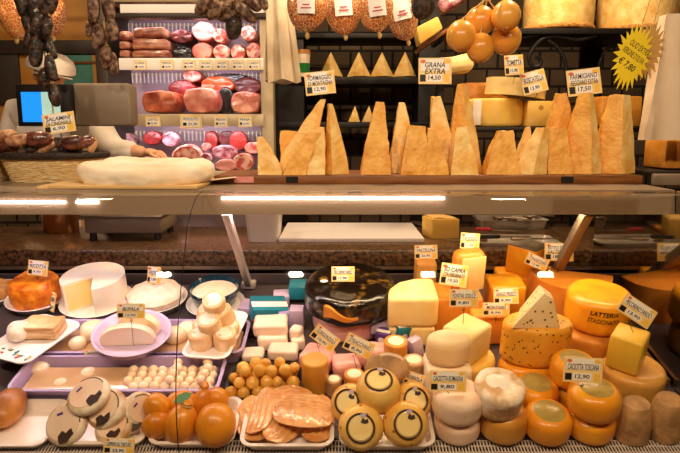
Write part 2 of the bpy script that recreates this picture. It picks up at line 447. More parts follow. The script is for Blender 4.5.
# slanted struts from housing to deck rear
def strut(p0, p1, w, name='strut', m=aluL):
    p0, p1 = Vector(p0), Vector(p1); d = p1-p0
    q = d.to_track_quat('Z', 'X').to_matrix().to_4x4()
    part(name, box(w, w*.8, d.length, .004), m, dc, T(p0) @ q)
a = at(224, 213, YS+.05); bq = dw(ux(249, VB-.03, 0), VB-.03, 0)
strut((a.x, YS+.08, zb-.001), bq, .034)
part('strut_foot', box(.06, .06, .03, .006), aluL, dc, T((bq.x, bq.y, bq.z-.006)))
a = at(592, 213, YS+.05); bq = dw(ux(548, VB-.03, 0), VB-.03, 0)
strut((a.x, YS+.08, zb-.001), bq, .042, m=boxGrey)
part('strut_foot', box(.06, .06, .03, .006), darkMet, dc, T((bq.x, bq.y, bq.z-.006)))
# front glass: two curved panes that meet in a seam
prof = [(1.578, gp.z-.03), (1.565, gp.z+.1), (1.578, gp.z+.24), (1.645, gp.z+.43)]
top = [(1.77, zs-.09), (1.845, zs-.035), (1.90, zs-.01), (1.985, zs-.004)]
prof = spin_path([(0, y, z) for y, z in prof+top], 5)
seam = -.455
for x0, x1 in ((XL, seam-.002), (seam+.002, XR)):
    L = []
    for q in prof: L.append([(x0, q.y, q.z), (x1, q.y, q.z), (x1, q.y+.006, q.z+.001), (x0, q.y+.006, q.z+.001)])
    part('front_glass', loft(L), glass, dc, ang=60)
part('seam_strip', tube([(seam, q.y-.001, q.z) for q in prof], .0016, 6), darkMet, dc)
part('end_glass', loft([[(XR+.002, q.y, q.z) for q in prof]+[(XR+.002, 2.6, zs), (XR+.002, 2.62, dw(0, VB, 0).z)],
                        [(XR+.010, q.y, q.z) for q in prof]+[(XR+.010, 2.6, zs), (XR+.010, 2.62, dw(0, VB, 0).z)]]), mirror, dc, smooth=False)
part('end_glass_edge', tube([(XR, q.y-.002, q.z) for q in prof], .003, 6), steel, dc)
part('end_rail', box(.014, VB-.3, .02, c=(XR-.012, VB/2+.13, 0)), brownRind, dc, DM)

# crumpled clear film caught between the lamp housing and the glass
f0, f1 = at(553, 200, YS-.03).x, at(640, 200, YS-.03).x
bm = nb(); nx, nz = 60, 16; G = []
for j in range(nz+1):
    G.append([bm.verts.new((f0+(f1-f0)*i/nx, YS-.028+.012*noise.noise(Vector((i*.33, j*.4, 3))), zs-.014-(zs-zb-.018)*j/nz*(1-.25*noise.noise(Vector((i*.2, 0, 9)))))) for i in range(nx+1)])
for j in range(nz):
    for i in range(nx): bm.faces.new((G[j][i], G[j][i+1], G[j+1][i+1], G[j+1][i]))
bmesh.ops.solidify(bm, geom=list(bm.faces), thickness=.0008)
thing('plastic_film', 'crumpled clear plastic film at the right end of the lamp housing', 'plastic film', Matrix(), bm, film)
# granite worktop behind the counter
GZ = at(340, 250, 2.68).z
g = thing('granite_worktop', 'long speckled brown granite worktop behind the display counter', 'worktop', T((0, 2.68, GZ)), None)
part('slab', box(3.6, .68, .075, .008, c=(-.1, .34, -.075)), granite, g)
part('steel_edge', box(3.6, .012, .016, c=(-.1, -.002, -.09)), steel, g)
part('base_cabinet', box(3.5, .6, GZ-.10, c=(-.1, .36, -GZ)), darkMet, g)

# ================================================================== BACK WALL, LEFT: PANELLED CABINET WITH TEAL DOORS
Yb = 4.55
def bx_px(x0, y0, x1, y1, Y, dep, bev=.004, c=None):
    """box whose front face fills the pixel rectangle at depth Y"""
    p, q = at((x0+x1)/2, y1, Y), at((x0+x1)/2, y0, Y)
    w = (x1-x0)*scl(at((x0+x1)/2, (y0+y1)/2, Y))
    return T((p.x, Y+dep/2, p.z)), box(w, dep, q.z-p.z, bev)
Mx, bm = bx_px(-60, -90, 113, 125, Yb, .3)
wc = thing('wall_cabinet', 'ochre wooden wall cabinet with black rail and teal glass door, behind the worker', 'cabinet', Mx, bm, yellowWall)
inv = Mx.inverted()
for nm, r, d, m in (('black_rail', (-60, 40, 113, 54), .04, darkFr), ('teal_door', (52, 55, 104, 100), .03, tealGlass), ('dark_recess', (-60, 42, 22, 105), .025, darkFr), ('door_rail', (52, 61, 98, 64), .04, woodT), ('door_post', (96, 55, 113, 125), .035, yellowWall)):
    M2, bm = bx_px(*r, Yb-d, d)
    part(nm, bm, m, wc, inv @ M2)

# ================================================================== MEAT CASE
YM = 4.2
cw = thing('refrigerated_meat_case', 'upright lit refrigerated case of hams and sausages on the back wall', 'refrigerated case', T(at(193, 240, YM)))
ci = inv_of(cw)
def cpart(nm, r, Y, dep, m, lab=None):
    M2, bm = bx_px(*r, Y, dep); return part(nm, bm, m, cw, ci @ M2, lab)
cpart('back_lining', (112, -20, 275, 250), YM+.47, .03, caseIn)
cpart('side_panel', (107, -20, 119, 250), YM, .5, darkFr)
cpart('side_panel', (264, -20, 276, 250), YM, .5, caseFr)
cpart('header', (107, -14, 276, 2), YM-.02, .5, caseFr)
cpart('lamp_cover', (120, 4, 264, 13), YM-.03, .02, whiteM)
cpart('dark_trim', (107, 13, 276, 18), YM-.02, .08, darkFr)
for nm, ya in (('top', 59), ('middle', 115), ('bottom', 172)):
    cpart('shelf', (119, ya, 264, ya+3), YM+.0, .46, caseFr)
    cpart('price_rail', (119, ya-1, 264, ya+11), YM-.02, .012, caseFr if ya > 60 else whiteM)
for ya in (24, 74, 132):                            # ribbed lining strips
    cpart('lining_rib', (119, ya, 264, ya+2), YM+.455, .015, caseFr)
    for i in range(30):
        if ya == 132: break
    b = nb()
    for i in range(36):
        M2, q = bx_px(120+i*4, ya-1, 121.2+i*4, ya+9, YM+.45, .012, 0); join(b, q, ci @ M2)
    part('lining_grille', b, whiteM, cw)

CASEZ = [at(193, y_, YM).z for y_ in (59, 115, 172)]
def at_case(px, py, d=.12): return at(px, py, YM+d)
def case_round(name, label, cat, px, py, rx, ry, m, dep=.12, d=None, cut=None, amp=.004, group=None, ringm=None, sq=False):
    """meat seen end-on: rounded loaf with a cut face towards the customer; px,py = centre, rx,ry = half sizes in pixels"""
    p = at(px, py, YM+dep); s = scl(p); d = d or .22
    for zsh in CASEZ:
        if -.03 < p.z-ry*s-zsh < .045: p.z = zsh+ry*s*1.03+.002
    bm = wheel(1, 1, .16, 0, 32); lump(bm, .06, 2.2, px*.1)
    if sq:
        for v in bm.verts:
            q_ = max(abs(v.co.x), abs(v.co.y)); l_ = math.hypot(v.co.x, v.co.y)
            if q_ > 1e-4: k_ = 1+(l_/q_-1)*.4; v.co.x *= k_*.92; v.co.y *= k_*.92
    for v in bm.verts: v.co = Vector((v.co.x*rx*s, v.co.z*d, v.co.y*ry*s))
    o = thing(name, label, cat, T(p), bm, m, group)
    if cut:
        c2 = lathe([(0, 0), (rx*s*.8, 0), (rx*s*.86, .004), (0, .006)], 28, None, 1, ry/rx)
        part('cut_face', c2, cut, o, T((0, .001, 0)) @ R(90, 'X'))
    if ringm:
        part('binding_string', tube([(rx*s*1.02*math.cos(a*PI/12), d*.4, ry*s*1.02*math.sin(a*PI/12)) for a in range(25)], .003, 6, None), ringm, o)
    return o
CM = 'on the top shelf of the lit meat case'
# stacked cured ham slabs at left
for i, (x0, x1, yb, yt, lab) in enumerate(((119, 130, 57, 50, 'bottom'), (119, 130, 49, 41, 'middle'), (119, 130, 40, 31, 'top'))):
    M2, bm = bx_px(x0, yt, x1, yb, YM+.05, .3, .015); lump(subdiv(bm), .006, 30, i)
    thing('cured_ham_slab', '%s slab of the narrow dark ham stack, left end of the case top shelf' % lab, 'cured ham', M2, bm, hamSlab, 'ham slabs on the top shelf')
for i, (yb, yt, lab) in enumerate(((57, 50, 'bottom'), (49, 38, 'middle'), (37, 27, 'top'))):
    M2, bm = bx_px(131+i, yt, 169-i*2, yb, YM+.04, .32, .02); lump(subdiv(bm, 2), .008, 24, i+5)
    thing('cured_ham_slab', '%s slab of the wide ham stack on the case top shelf' % lab, 'cured ham', M2, bm, hamSlab, 'ham slabs on the top shelf')
case_round('dark_salami', 'dark maroon salami lying over a black wrapped loaf, case top shelf', 'salami', 181, 36, 11, 7, darkMeat)
case_round('dark_loaf', 'blackish wrapped loaf under the maroon salami, case top shelf', 'cured meat', 182, 51, 11, 7, bag_black)
case_round('mortadella', 'smooth pale pink mortadella end, upper one on the case top shelf', 'mortadella', 203, 31, 11.5, 10, pinkMeat)
case_round('round_roast', 'round orange tan roast under the pale pink mortadella', 'cold cut', 202, 50, 11, 9, hamRind, cut=ham)
case_round('rolled_pancetta', 'pale rolled pancetta on top, just right of the pink mortadella', 'pancetta', 219, 35, 7, 7, pancetta)
case_round('rolled_pancetta', 'pink rolled pancetta right of the round orange roast', 'pancetta', 221, 50, 8.5, 8, pancetta)
case_round('rolled_pancetta', 'orange rimmed rolled pancetta, second from the right in the case top shelf row', 'pancetta', 238, 50, 8, 8, hamRind, cut=pancetta)
case_round('rolled_pancetta', 'rolled pancetta at the right end of the case top shelf', 'pancetta', 253.5, 49, 8, 9, hamRind, cut=pancetta)
case_round('rolled_pancetta', 'rose rolled pancetta lying on the two at the right end of the case top shelf', 'pancetta', 248, 33, 8, 7.5, pancetta)
# middle shelf
case_round('cooked_ham', 'tan rinded cooked ham, leftmost of three on the case middle shelf', 'ham', 159, 103, 19.5, 12.5, hamRind, .05, .3, sq=True)
case_round('cooked_ham', 'largest pink cooked ham in the middle of the case middle shelf', 'ham', 200, 101.5, 19, 14, ham, .04, .3, sq=True)
case_round('cooked_ham', 'salmon pink cooked ham at the right of the case middle shelf', 'ham', 245, 103.5, 16, 12, ham, .05, .3, sq=True)
case_round('dark_salami', 'reddish speckled salami behind and between the two left hams', 'salami', 182, 88, 14, 8, redMeat, .3, .14)
case_round('rolled_pancetta', 'pink cut pancetta resting above the reddish speckled salami', 'pancetta', 192, 76, 10, 6, hamRind, .3, .14, pancetta)
case_round('red_packet', 'red orange packet behind the largest pink ham', 'packet', 217, 85, 17, 9, bag_red, .3, .14)
case_round('black_bag', 'black printed plastic pouch between the middle and right hams', 'plastic pouch', 225, 97, 9, 14, bag_black, .22, .07)
case_round('black_bag', 'black crumpled plastic bag at the back above the red orange packet', 'plastic bag', 230, 78.5, 19, 5, bag_black, .39, .05)
case_round('bresaola', 'long dark maroon bresaola behind the right ham', 'cured meat', 247, 86, 14, 9, darkMeat, .3, .14)
# bottom shelf
bl = [(127, 140, 9, 7, bag_pack, .28, 'vacuum packed meat at the back left end of the case bottom shelf', 'vacuum_pack'), (152, 138, 10, 7, redMeat, .22, 'red cured neck in netting at the back left of the case bottom shelf', 'cured_neck'),
      (170, 139, 9, 8, bag_pack, .2, 'glossy pack beside the red cured neck on the case bottom shelf', 'vacuum_pack'),
      (187, 154, 16, 13, pancetta, .06, 'big pink streaky pancetta in the middle of the case bottom shelf', 'pancetta'),
      (149, 158, 14, 9, bag_pack, .08, 'vacuum packed meat left of the big streaky pancetta', 'vacuum_pack'),
      (211, 141, 7, 10, redMeat, .25, 'bright red chorizo leaning at the back of the case bottom shelf', 'chorizo'),
      (205, 147, 4, 4, pinkMeat, .1, 'small pale sausage end beside the bright red chorizo', 'sausage'),
      (227, 139, 9, 8, darkMeat, .22, 'dark round salami left of the bright red one', 'salami'), (238, 141, 9, 10, redMeat, .16, 'bright red round salami at the right of the case bottom shelf', 'salami'),
      (224, 152, 13, 7, bag_pack, .1, 'crinkled pack in front of the dark round salami', 'vacuum_pack'), (226, 163, 11, 6, pinkMeat, .03, 'pale pink sliced pack at the front of the case bottom shelf', 'sliced_pack'),
      (243, 161, 10, 9, pancetta, .04, 'pancetta cut at the right front of the case bottom shelf', 'pancetta'), (254, 148, 10, 6, pancetta, .12, 'streaky bacon piece at the right end of the case bottom shelf', 'bacon_piece'),
      (206, 159, 6, 6, bag_pack, .05, 'little pack between the big pancetta and the pale sliced pack', 'vacuum_pack')]
for px, py, rx, ry, m, dep, lab, nm in bl: case_round(nm, lab, nm.replace('_', ' '), px, py, rx, ry, m, dep, .1, pancetta if nm == 'pancetta' else None)
# tags on the case rails
def rail_tag(px, py, w, h, lab, word, price):
    p = at(px, py, YM-.028); s = scl(p); e = thing('shelf_price_tag', lab, 'price tag', T(p), group='price tags on the meat case rails')
    part('card', box(w*s, .003, h*s, c=(0, 0, -h*s/2)), tagM, e)
    part('white_panel', box(w*s*.8, .001, h*s*.7, c=(0, -.0022, -h*s*.38)), tagW, e)
    add_text(e, word, 0, h*s*.18, w*s*.7, h*s*.2, -.0032, blackM, .1)
    add_text(e, price, w*s*.08, -h*s*.2, w*s*.42, h*s*.2, -.0032, blackM, .1)
    part('emblem', box(w*s*.16, .001, h*s*.22, c=(-w*s*.28, -.003, -h*s*.3)), blackM, e)
top_t = [(140, 'COPPA', '16,90'), (167, 'SPECK', '18,90'), (189, 'SALAME', '15,90'), (206, 'TACCHINO', '12,90'), (222, 'PANCETTA', '13,90'), (238, 'ROTOLO', '11,90'), (254, 'LARDO', '14,50')]
for i, (px, wd, pr) in enumerate(top_t): rail_tag(px, 65, 13, 9.5, 'small cream tag %s %s on the top rail of the meat case' % (wd, pr), wd, pr)
for px, wd, pr, w, h in ((153, 'COTTO', '9,90', 15, 10), (191, 'PROSCIUTTO', '21,90', 22, 14), (221, 'BRESAOLA', '8,90', 14, 11), (245, 'PRAGA', '13,90', 14, 11)):
    rail_tag(px, 121.5, w, h, 'cream tag %s %s on the middle rail of the meat case' % (wd, pr), wd, pr)

# ================================================================== SHELVING ON THE BACK WALL, MIDDLE AND RIGHT
YW = 4.3
sh = thing('wall_shelving', 'dark iron wall shelving holding cheese wedges against the tiled back wall', 'shelving', T(at(360, 126, YW)))
si = inv_of(sh)
def spart(nm, r, Y, dep, m=iron, P=sh):
    M2, bm = bx_px(*r, Y, dep); part(nm, bm, m, P, inv_of(P) @ M2)
spart('shelf_board', (278, 33, 432, 38), YW, .4)
spart('shelf_board', (278, 77, 432, 84), YW, .4)
spart('shelf_board', (278, 122, 432, 128), YW, .4)
spart('upright', (277, -30, 306, 240), YW+.02, .38)
spart('upright', (415, -30, 436, 240), YW+.02, .38)
for i, px in enumerate((331, 359, 382, 405)):
    p = at(px, 77, YW+.1); s = scl(p)
    w = 17*s; w = 12.6*s; bm = nb(); q = [bm.verts.new(c_) for c_ in ((-w*.98, .03, .002), (w*.30, -.07, .002), (w*.98, .02, .002), (w*.2, .15, .002), (-w*.02, .0, 25*s))]
    for i_ in range(4): bm.faces.new((q[i_], q[(i_+1) % 4], q[4]))
    bm.faces.new(q[:4][::-1]); bmesh.ops.recalc_face_normals(bm, faces=bm.faces); bmesh.ops.bevel(bm, geom=list(bm.edges), offset=.004, segments=2, profile=.5, affect='EDGES')
    o = thing('cheese_wedge', '%s cheese wedge from the left on the upper wall shelf' % ['first', 'second', 'third', 'fourth'][i], 'cheese wedge', T(p), bm, [granaPale], 'wedges on the upper wall shelf')
for i, px in enumerate((354, 368)):
    p = at(px, 122, YW+.12); s = scl(p)
    bm = prism([(-6*s, 0), (6*s, 0), (1*s, 16*s)], .12, .003)
    for v in bm.verts: v.co = Vector((v.co.x, -v.co.z, v.co.y))
    thing('small_cheese_wedge', '%s small cheese wedge on the lower wall shelf' % ['left', 'right'][i], 'cheese wedge', T(p+Vector((0, .1, 0))), bm, granaPale, 'small wedges on the lower wall shelf')
# printed paper cup on the shelf upright
p = at(304, 77, YW-.02); s = scl(p)
cup = thing('paper_cup', 'small cream and green printed tub beside the hanging cream cloth', 'tub', T(p), lathe([(0, 0), (5*s, 0), (6.4*s, 22*s), (0, 22*s)], 20), cream)
part('green_band', lathe([(5.5*s, 4*s), (6.4*s, 13*s)], 20), leafM, cup)
part('lid', lathe([(0, 22*s), (6.8*s, 22*s), (6.2*s, 26*s), (0, 26*s)], 20), straw, cup)

YR = 3.35
rk = thing('iron_rack', 'black wrought iron rack with scroll brackets carrying big cheese wheels at right', 'rack', T(at(560, 130, YR)))
spart('shelf_board', (432, 127, 690, 132), YR-.08, .5, iron, rk)
spart('shelf_board', (500, 28, 700, 34), YR+.2, .56, iron, rk)
spart('post', (570, 20, 590, 240), YR+.78, .05, iron, rk)
spart('post', (432, 60, 440, 240), YR+.42, .05, iron, rk)
ri = inv_of(rk)
def rtube(pts, Y, rad):
    part('scroll_bracket', tube([ri @ at(x, y, Y) for x, y in spin_path_2d(pts)], rad, 8), iron, rk)
def spin_path_2d(pts): return [(q.x, q.y) for q in spin_path([(x, y, 0) for x, y in pts], 6)]
rtube([(596, 36), (578, 40), (560, 37), (545, 38), (535, 46), (529, 57), (532, 66), (539, 66), (541, 60), (536, 57)], YR+.22, .011)
rtube([(548, 40), (556, 46), (563, 56), (566, 68), (568, 90)], YR+.22, .011)
rtube([(500, 36), (512, 40), (530, 36), (548, 33)], YR+.24, .014)
rtube([(640, 40), (622, 44), (606, 50), (598, 70), (597, 100)], YR+.3, .01)

def back_wheel(name, label, px, pb, w, h, Y, m, mat_m=None, cat='cheese wheel', rnd=.012, bulge=.02):
    p = at(px, pb, Y); s = scl(p); r = w*s/2; p.z = at(600, 28, YR+.2).z+.024
    o = thing(name, label, cat, T(p+Vector((0, r, 0))), wheel(r, h*s, rnd, bulge), m)
    if mat_m: part('straw_mat', lump(wheel(r*1.07, .028, .012), .004, 40), mat_m, o, T((0, 0, -.016)))
    return o
back_wheel('whole_grana', 'big pale cheese wheel on a straw mat at the top of the iron rack', 570, 25, 70, 46, YR+.23, granaPale, straw)
back_wheel('whole_grana', 'pale cheese wheel on a straw mat behind and right of the yellow star sign', 655, 22, 78, 44, YR+.26, granaPale, straw)
# ---- cheeses on the lower board of the iron rack
def rkx(px, py, Y=YR): return at(px, py, Y)
pb = 126.5
ZR = at(560, 127, YR-.08).z+.003
def onr(M_): M_ = M_.copy(); M_[2][3] = ZR; return M_
M2, bm = bx_px(462, 82, 507, pb, YR+.2, .2, .02); lump(subdiv(bm, 2), .008, 12, 3)
for v in bm.verts: v.co.z = max(v.co.z, 0)
thing('cheese_block', 'tall dark golden cheese block behind the grana points, left end of the iron rack', 'cheese block', onr(M2), bm, amber)
p = at(499, pb, YR-.04); s = scl(p)
o = thing('round_cheese', 'pale yellow wheel section with a white cut end on the iron rack', 'cheese wheel', T(Vector((p.x, YR+.06, ZR))), wheel(28*s, 28*s, .02, .03, 40, 1, .55), paste)
part('cut_face', box(9*s, .012, 25*s, .004), whiteCh, o, T((-22.5*s, -.105, .006)) @ R(-38, 'Z'))
p2 = at(521, 98, YR-.02)
bm = sector(31*s, 17*s, math.radians(180), math.radians(350), .02)
thing('cheese_half_cheese', 'pale half wheel lying on top of the yellow wheel section', 'cheese half wheel', T(Vector((p2.x, YR+.12, ZR+30*s))) @ R(6, 'Y'), bm, palepaste)
M2, bm = bx_px(527, 101, 556, pb, YR-.05, .1, .006)
holey = mat('holed_paste', '#f2c870', '#e8b850', 10, .45, .06, 50, spots=('#b07828', 12, .2))
thing('cheese_block', 'small block with round holes right of the yellow wheel section', 'cheese block', onr(M2), bm, holey)
M2, bm = bx_px(600, 96, 641, pb, YR-.02, .2, .01); lump(subdiv(bm, 1), .004, 12, 8)
thing('cheese_block', 'brown rinded cheese block behind the rightmost grana points', 'cheese block', onr(M2), bm, [amber])
M2, bm = bx_px(664, 140, 690, 169, 2.75, .2, .012)
e = thing('cheese_block', 'orange cheese block at the right edge beside the counter shelf end', 'cheese block', M2, bm, amber)
rr = thing('side_ledge', 'dark wire ledge at the right end of the counter carrying an orange cheese block', 'ledge', T(at(670, 171, 2.65)))
part('board', box(.5, .4, .02, .003, c=(.16, .2, -.022)), darkMet, rr)
part('front_bar', box(.5, .03, .05, .006, c=(.16, -.03, -.06)), alu, rr)
part('ledge_post', box(.04, .04, .9+.3, c=(.3, .3, -1.22)), darkMet, rr)
# left of the iron rack: pieces on a sloping board behind the hanging provola cheeses
bd = thing('sloping_board', 'dark sloping board with wrapped cheeses behind the provola cluster', 'shelf board', T(at(447, 32, 3.7)))
part('board', box(.42, .2, .02, .003, c=(.02, .1, .0)), woodT, bd, R(-34, 'Y'))
part('back_stay', box(.03, .35, .03, c=(0, .36, -.02)), iron, bd)
def hang_lump(name, lab, cat, px, py, rx, ry, Y, m, rot=0):
    p = at(px, py, Y); s = scl(p)
    return thing(name, lab, cat, T(p) @ R(rot, 'Y'), lump(ball(rx*s, rx*s*.7, ry*s), .01, 12, px), m)
p = at(428, 29, 3.58); s = scl(p)
bm = prism([(-15*s, -8*s), (13*s, -8*s), (15*s, 5*s), (-9*s, 8*s)], .16, .01); 
for v in bm.verts: v.co = Vector((v.co.x, v.co.z, v.co.y))
thing('cheese_wedge', 'yellow cheese wedge tipped on the sloping board left of the provola', 'cheese wedge', T(p) @ R(-34, 'Y'), bm, paste)
p = at(455, 7, 3.66)
bm = box(30*s, .14, 13*s, .02); lump(subdiv(bm, 2), .01, 14, 2)
thing('wrapped_cheese', 'plastic wrapped cheese piece at the top of the sloping board', 'wrapped cheese', T(p) @ R(-30, 'Y'), bm, bag_pack)
p = at(447, 66, 3.5)
bm = box(52*s, .14, 17*s, .03); lump(subdiv(bm, 2), .012, 12, 4)
thing('wrapped_cheese', 'pale yellow wrapped cheese behind the tag reading GRANA EXTRA', 'wrapped cheese', T(p-Vector((0, 0, 9*s))) @ R(-10, 'Y'), bm, palepaste)

# ================================================================== HANGING THINGS
RAILZ = at(300, -55, 3.3).z
rl = thing('hanging_rail', 'long steel rail hung over the counter, above the picture, holding hams and sausages', 'rail', T((0, 3.3, RAILZ)))
part('bar', tube([(-2.6, 0, 0), (1.9, 0, 0)], .012, 10), steel, rl)
part('bar', tube([(-2.6, -.6, 0), (1.9, -.6, 0)], .012, 10), steel, rl)
for x in (-2.3, -.4, 1.6):
    for y in (0, -.6): part('stay', tube([(x, y, 0), (x, y, 3.0-RAILZ)], .008, 8), steel, rl)
netA = net_mat('netted_ham', '#e07828', '#903c14', '#f6dca0', 62)
netB = net_mat('netted_dark_ham', '#8a4018', '#d08040', '#f0d8a8', 62)
def netted(px, py, rx, ry, lab, m=netA, lean=0, Y=3.3, pap=(0, -.3), name='netted_ham'):
    p = at(px, py, Y); s = scl(p)
    prof = []
    for i in range(21):
        a = -PI/2+PI*i/20; z = math.sin(a); r = math.cos(a)*(1-.22*max(z, 0)+.0)
        prof.append((max(r, 0)*rx*s if 0 < i < 20 else 0, z*ry*s))
    bm = lathe(prof, 32, None, 1, .8); lump(bm, .012, 9, px)
    o = thing(name, lab, 'ham', T(p) @ R(lean, 'Y'), bm, m, 'netted hams hanging from the rail')
    part('knot', lump(ball(.012, .012, .02, 2), .003, 60), rope, o, T((0, 0, -ry*s-.012)))
    part('cord', tube([(0, 0, ry*s*.97), (0, 0, RAILZ-p.z)], .005, 6), rope, o, R(-lean, 'Y'))
    if pap:
        w, h = 17*s, 22*s
        bm = loft([[(-w/2+w*i/8, -math.sqrt(max(.05, 1-((-w/2+w*i/8)/(rx*s))**2))*rx*s*.8-.012+q, z) for i in range(9) for q in (0,)]+[(w/2-w*i/8, -math.sqrt(max(.05, 1-((w/2-w*i/8)/(rx*s))**2))*rx*s*.8-.009, z) for i in range(9)] for z in (0, h)])
        l = part('paper_label', bm, whiteM, o, T((pap[0]*rx*s, 0, pap[1]*ry*s-.02)))
        part('print_line', box(w*.6, .002, .006, c=(0, -rx*s*.8-.0135, h*.2)), redM, l)
        part('print_line', box(w*.4, .002, .006, c=(0, -rx*s*.8-.0135, h*.34)), redM, l)
    return o
netted(307, 4, 21, 28, 'netted orange ham, first from the left of the four over the wall shelves', Y=3.2)
netted(343, 6, 18, 28, 'netted orange ham, second from the left of the four over the wall shelves', lean=-5, Y=3.4)
netted(376, 7, 17, 25, 'netted orange ham, third from the left of the four over the wall shelves', lean=-8, Y=3.18)
netted(402, 14, 16, 26, 'darker netted ham, rightmost of the four and hanging lower', netB, lean=-14, Y=3.38, pap=(-.1, -.15))
netted(16, 5, 17, 32, 'netted orange ham at the far left edge behind the dark salami string', netA, lean=4, Y=3.4, pap=None)
netted(47, 8, 18, 27, 'netted orange ham just right of the dark salami string at left', netA, lean=-8, Y=3.6, pap=None)
hang_lump('dark_salami', 'black round cured sausage hanging right of the netted hams', 'salami', 423, 2, 13, 18, 3.1, sausD)

def sausage(px, py, L, W, ang, Y, m, lab, group, knot=True, name='dried_salami'):
    p = at(px, py, Y); s = scl(p); L *= s/2; W *= s/2
    prof = []
    for i in range(17):
        a = -PI/2+PI*i/16; prof.append((W*(math.cos(a)**.7) if 0 < i < 16 else 0, L*math.sin(a)))
    bm = lathe(prof, 20); lump(bm, W*.2, 14, px+py)
    for v in bm.verts: v.co.x += .12*L*(v.co.z/L)**2
    o = thing(name, lab, 'salami', T(p) @ R(ang, 'Y') @ R(random.uniform(0, 360), 'Z'), bm, m, group)
    part('tied_end', tube([(.12*L, 0, L*.96), (.1*L, 0, L*1.1)], .005, 6), rope, o)
    return o
g1 = 'dark salami tied in the long string at left'
l1 = 'dark salami tied in the long string hanging in front of the scale at left'
def string(pts, Y, nm, lab):
    o = thing(nm, lab, 'string', T(at(pts[0][0], pts[0][1], Y)))
    i = inv_of(o)
    part('cord', tube([i @ at(x, y, Y+.02) for x, y in pts], .004, 6), rope, o)
string([(30, -62), (36, 10), (44, 50), (50, 85), (54, 118)], 2.7, 'twine_string', 'twine that ties the long dark salami string at left')
for px, py, L, W, a in ((22, 2, 30, 14, -10), (34, 6, 30, 15, 12), (50, 4, 32, 13, 28), (38, 24, 28, 14, 5), (30, 27, 26, 12, -22), (46, 28, 26, 12, 18), (36, 52, 30, 14, 6), (50, 48, 24, 11, -16), (42, 36, 20, 12, 30), (30, 42, 24, 11, 12), (50, 68, 26, 11, -8), (44, 79, 24, 12, 10), (54, 95, 24, 11, -6)):
    sausage(px, py, L, W, a, 2.7+random.uniform(-.03, .03), sausD, l1, g1)
l2 = 'brown floury salami tied in the string left of the meat case'
string([(102, -62), (104, 20), (108, 70)], 2.9, 'twine_string', 'twine that ties the brown salami string left of the meat case')
for px, py, L, W, a in ((94, 8, 32, 13, 3), (108, 6, 28, 12, -5), (99, 36, 27, 13, 6), (112, 28, 26, 12, -6), (106, 58, 24, 13, 8), (112, 64, 22, 12, -6), (90, 29, 16, 9, 10)):
    sausage(px, py, L, W, a, 2.9+random.uniform(-.03, .03), sausB, l2, 'brown salami in the string left of the meat case')
l3 = 'dark brown salami in the bunch hanging over the top of the meat case'
string([(232, -62), (232, 30)], 2.95, 'twine_string', 'twine that ties the bunch over the meat case')
for px, py, L, W, a in ((204, 4, 26, 13, 40), (216, 10, 24, 13, 60), (226, 2, 26, 13, -20), (240, 4, 26, 13, 20), (252, 2, 24, 13, -40), (246, 13, 24, 12, -50), (228, 16, 22, 12, 80), (234, 26, 27, 17, 3), (262, 0, 20, 10, -30)):
    sausage(px, py, L, W, a, 2.95+random.uniform(-.04, .04), sausB if py < 20 else sausD, l3, 'salami bunch over the meat case')
# hanging cloth beside the case
p = at(283, 82, 3.62); s = scl(p)
loops = []
for k in range(14):
    f = k/13; y = 82-112*f; q = at(283-5*f*1.4, y, 3.62); w = (34-14*f)*s; l = []
    for i in range(40):
        a = 2*PI*i/40
        l.append((q.x-p.x+w/2*math.cos(a)*(1+.10*math.sin(5*a+f*2)), .06*math.sin(a)+.022*math.sin(6*a+1)*(1.1-f), q.z-p.z+.012*math.sin(3*a)*(1-f)))
    loops.append(l)
hc = thing('hanging_cloth', 'long cream cloth hanging beside the right post of the meat case', 'cloth', T(p), loft(loops), linen)
part('hook_cord', tube([(loops[-1][0][0]-.05, 0, loops[-1][0][2]-.02), (loops[-1][0][0]-.05, 0, RAILZ-p.z)], .005, 6), rope, hc)
# pale paper bag hanging at right
p = at(664, 140, 2.6); s = scl(p); loops = []
for k in range(10):
    f = k/9; q = at(668+13*f, 140-125*f, 2.6); w = (56-22*f)*s
    loops.append([(q.x-p.x+x*w/2, y*(.03+.01*math.sin(x*7+f*4))+.006*math.sin(x*9+f*5), q.z-p.z) for x, y in [(-1+2*i/10, -1) for i in range(11)]+[(1-2*i/10, 1) for i in range(11)]])
pbg = thing('paper_bag', 'pale paper bag hanging at the right edge over the counter end', 'paper bag', T(p), loft(loops), paper)
part('hanging_cord', tube([(.03, 0, loops[-1][0][2]-.01), (.03, .1, RAILZ-p.z)], .004, 6), rope, pbg)
# provola cluster
pg = 'provola balls in the hanging cluster'
prov = mat('smoked_provola', '#f0b454', '#e29a38', 5, .3, .1, 20, sss=.1, coat=.25)
Yp = 2.75
for px, py, r, dy, lab in ((461, 36, 15, -.05, 'leftmost ball of the hanging provola cluster'), (480, 21, 14.5, .04, 'upper middle ball of the hanging provola cluster'), (506, 16, 14.5, -.05, 'upper right ball of the hanging provola cluster'),
                           (480, 48, 14, -.03, 'lowest ball of the hanging provola cluster'), (506, 39, 15, .07, 'lower right ball of the hanging provola cluster')):
    p = at(px, py, Yp+dy); s = scl(p)
    o = thing('provola_cheese', 'smooth orange '+lab, 'provola cheese', T(p), lump(ball(r*s, r*s, r*s*1.02, 4), .004, 9, px), prov, pg)
    part('cord_loop', tube([(r*s*1.01*math.sin(a*PI/10), 0, r*s*1.03*math.cos(a*PI/10)) for a in range(21)], .0022, 6), rope, o, R(random.uniform(-50, 50), 'Z') @ R(15, 'Y'))
    part('hanging_cord', tube([(0, 0, r*s), tuple(Vector((at(492, -5, Yp).x+random.uniform(-.02, .02), Yp+.04, at(492, -5, Yp).z))-p)], .003, 6), rope, o)
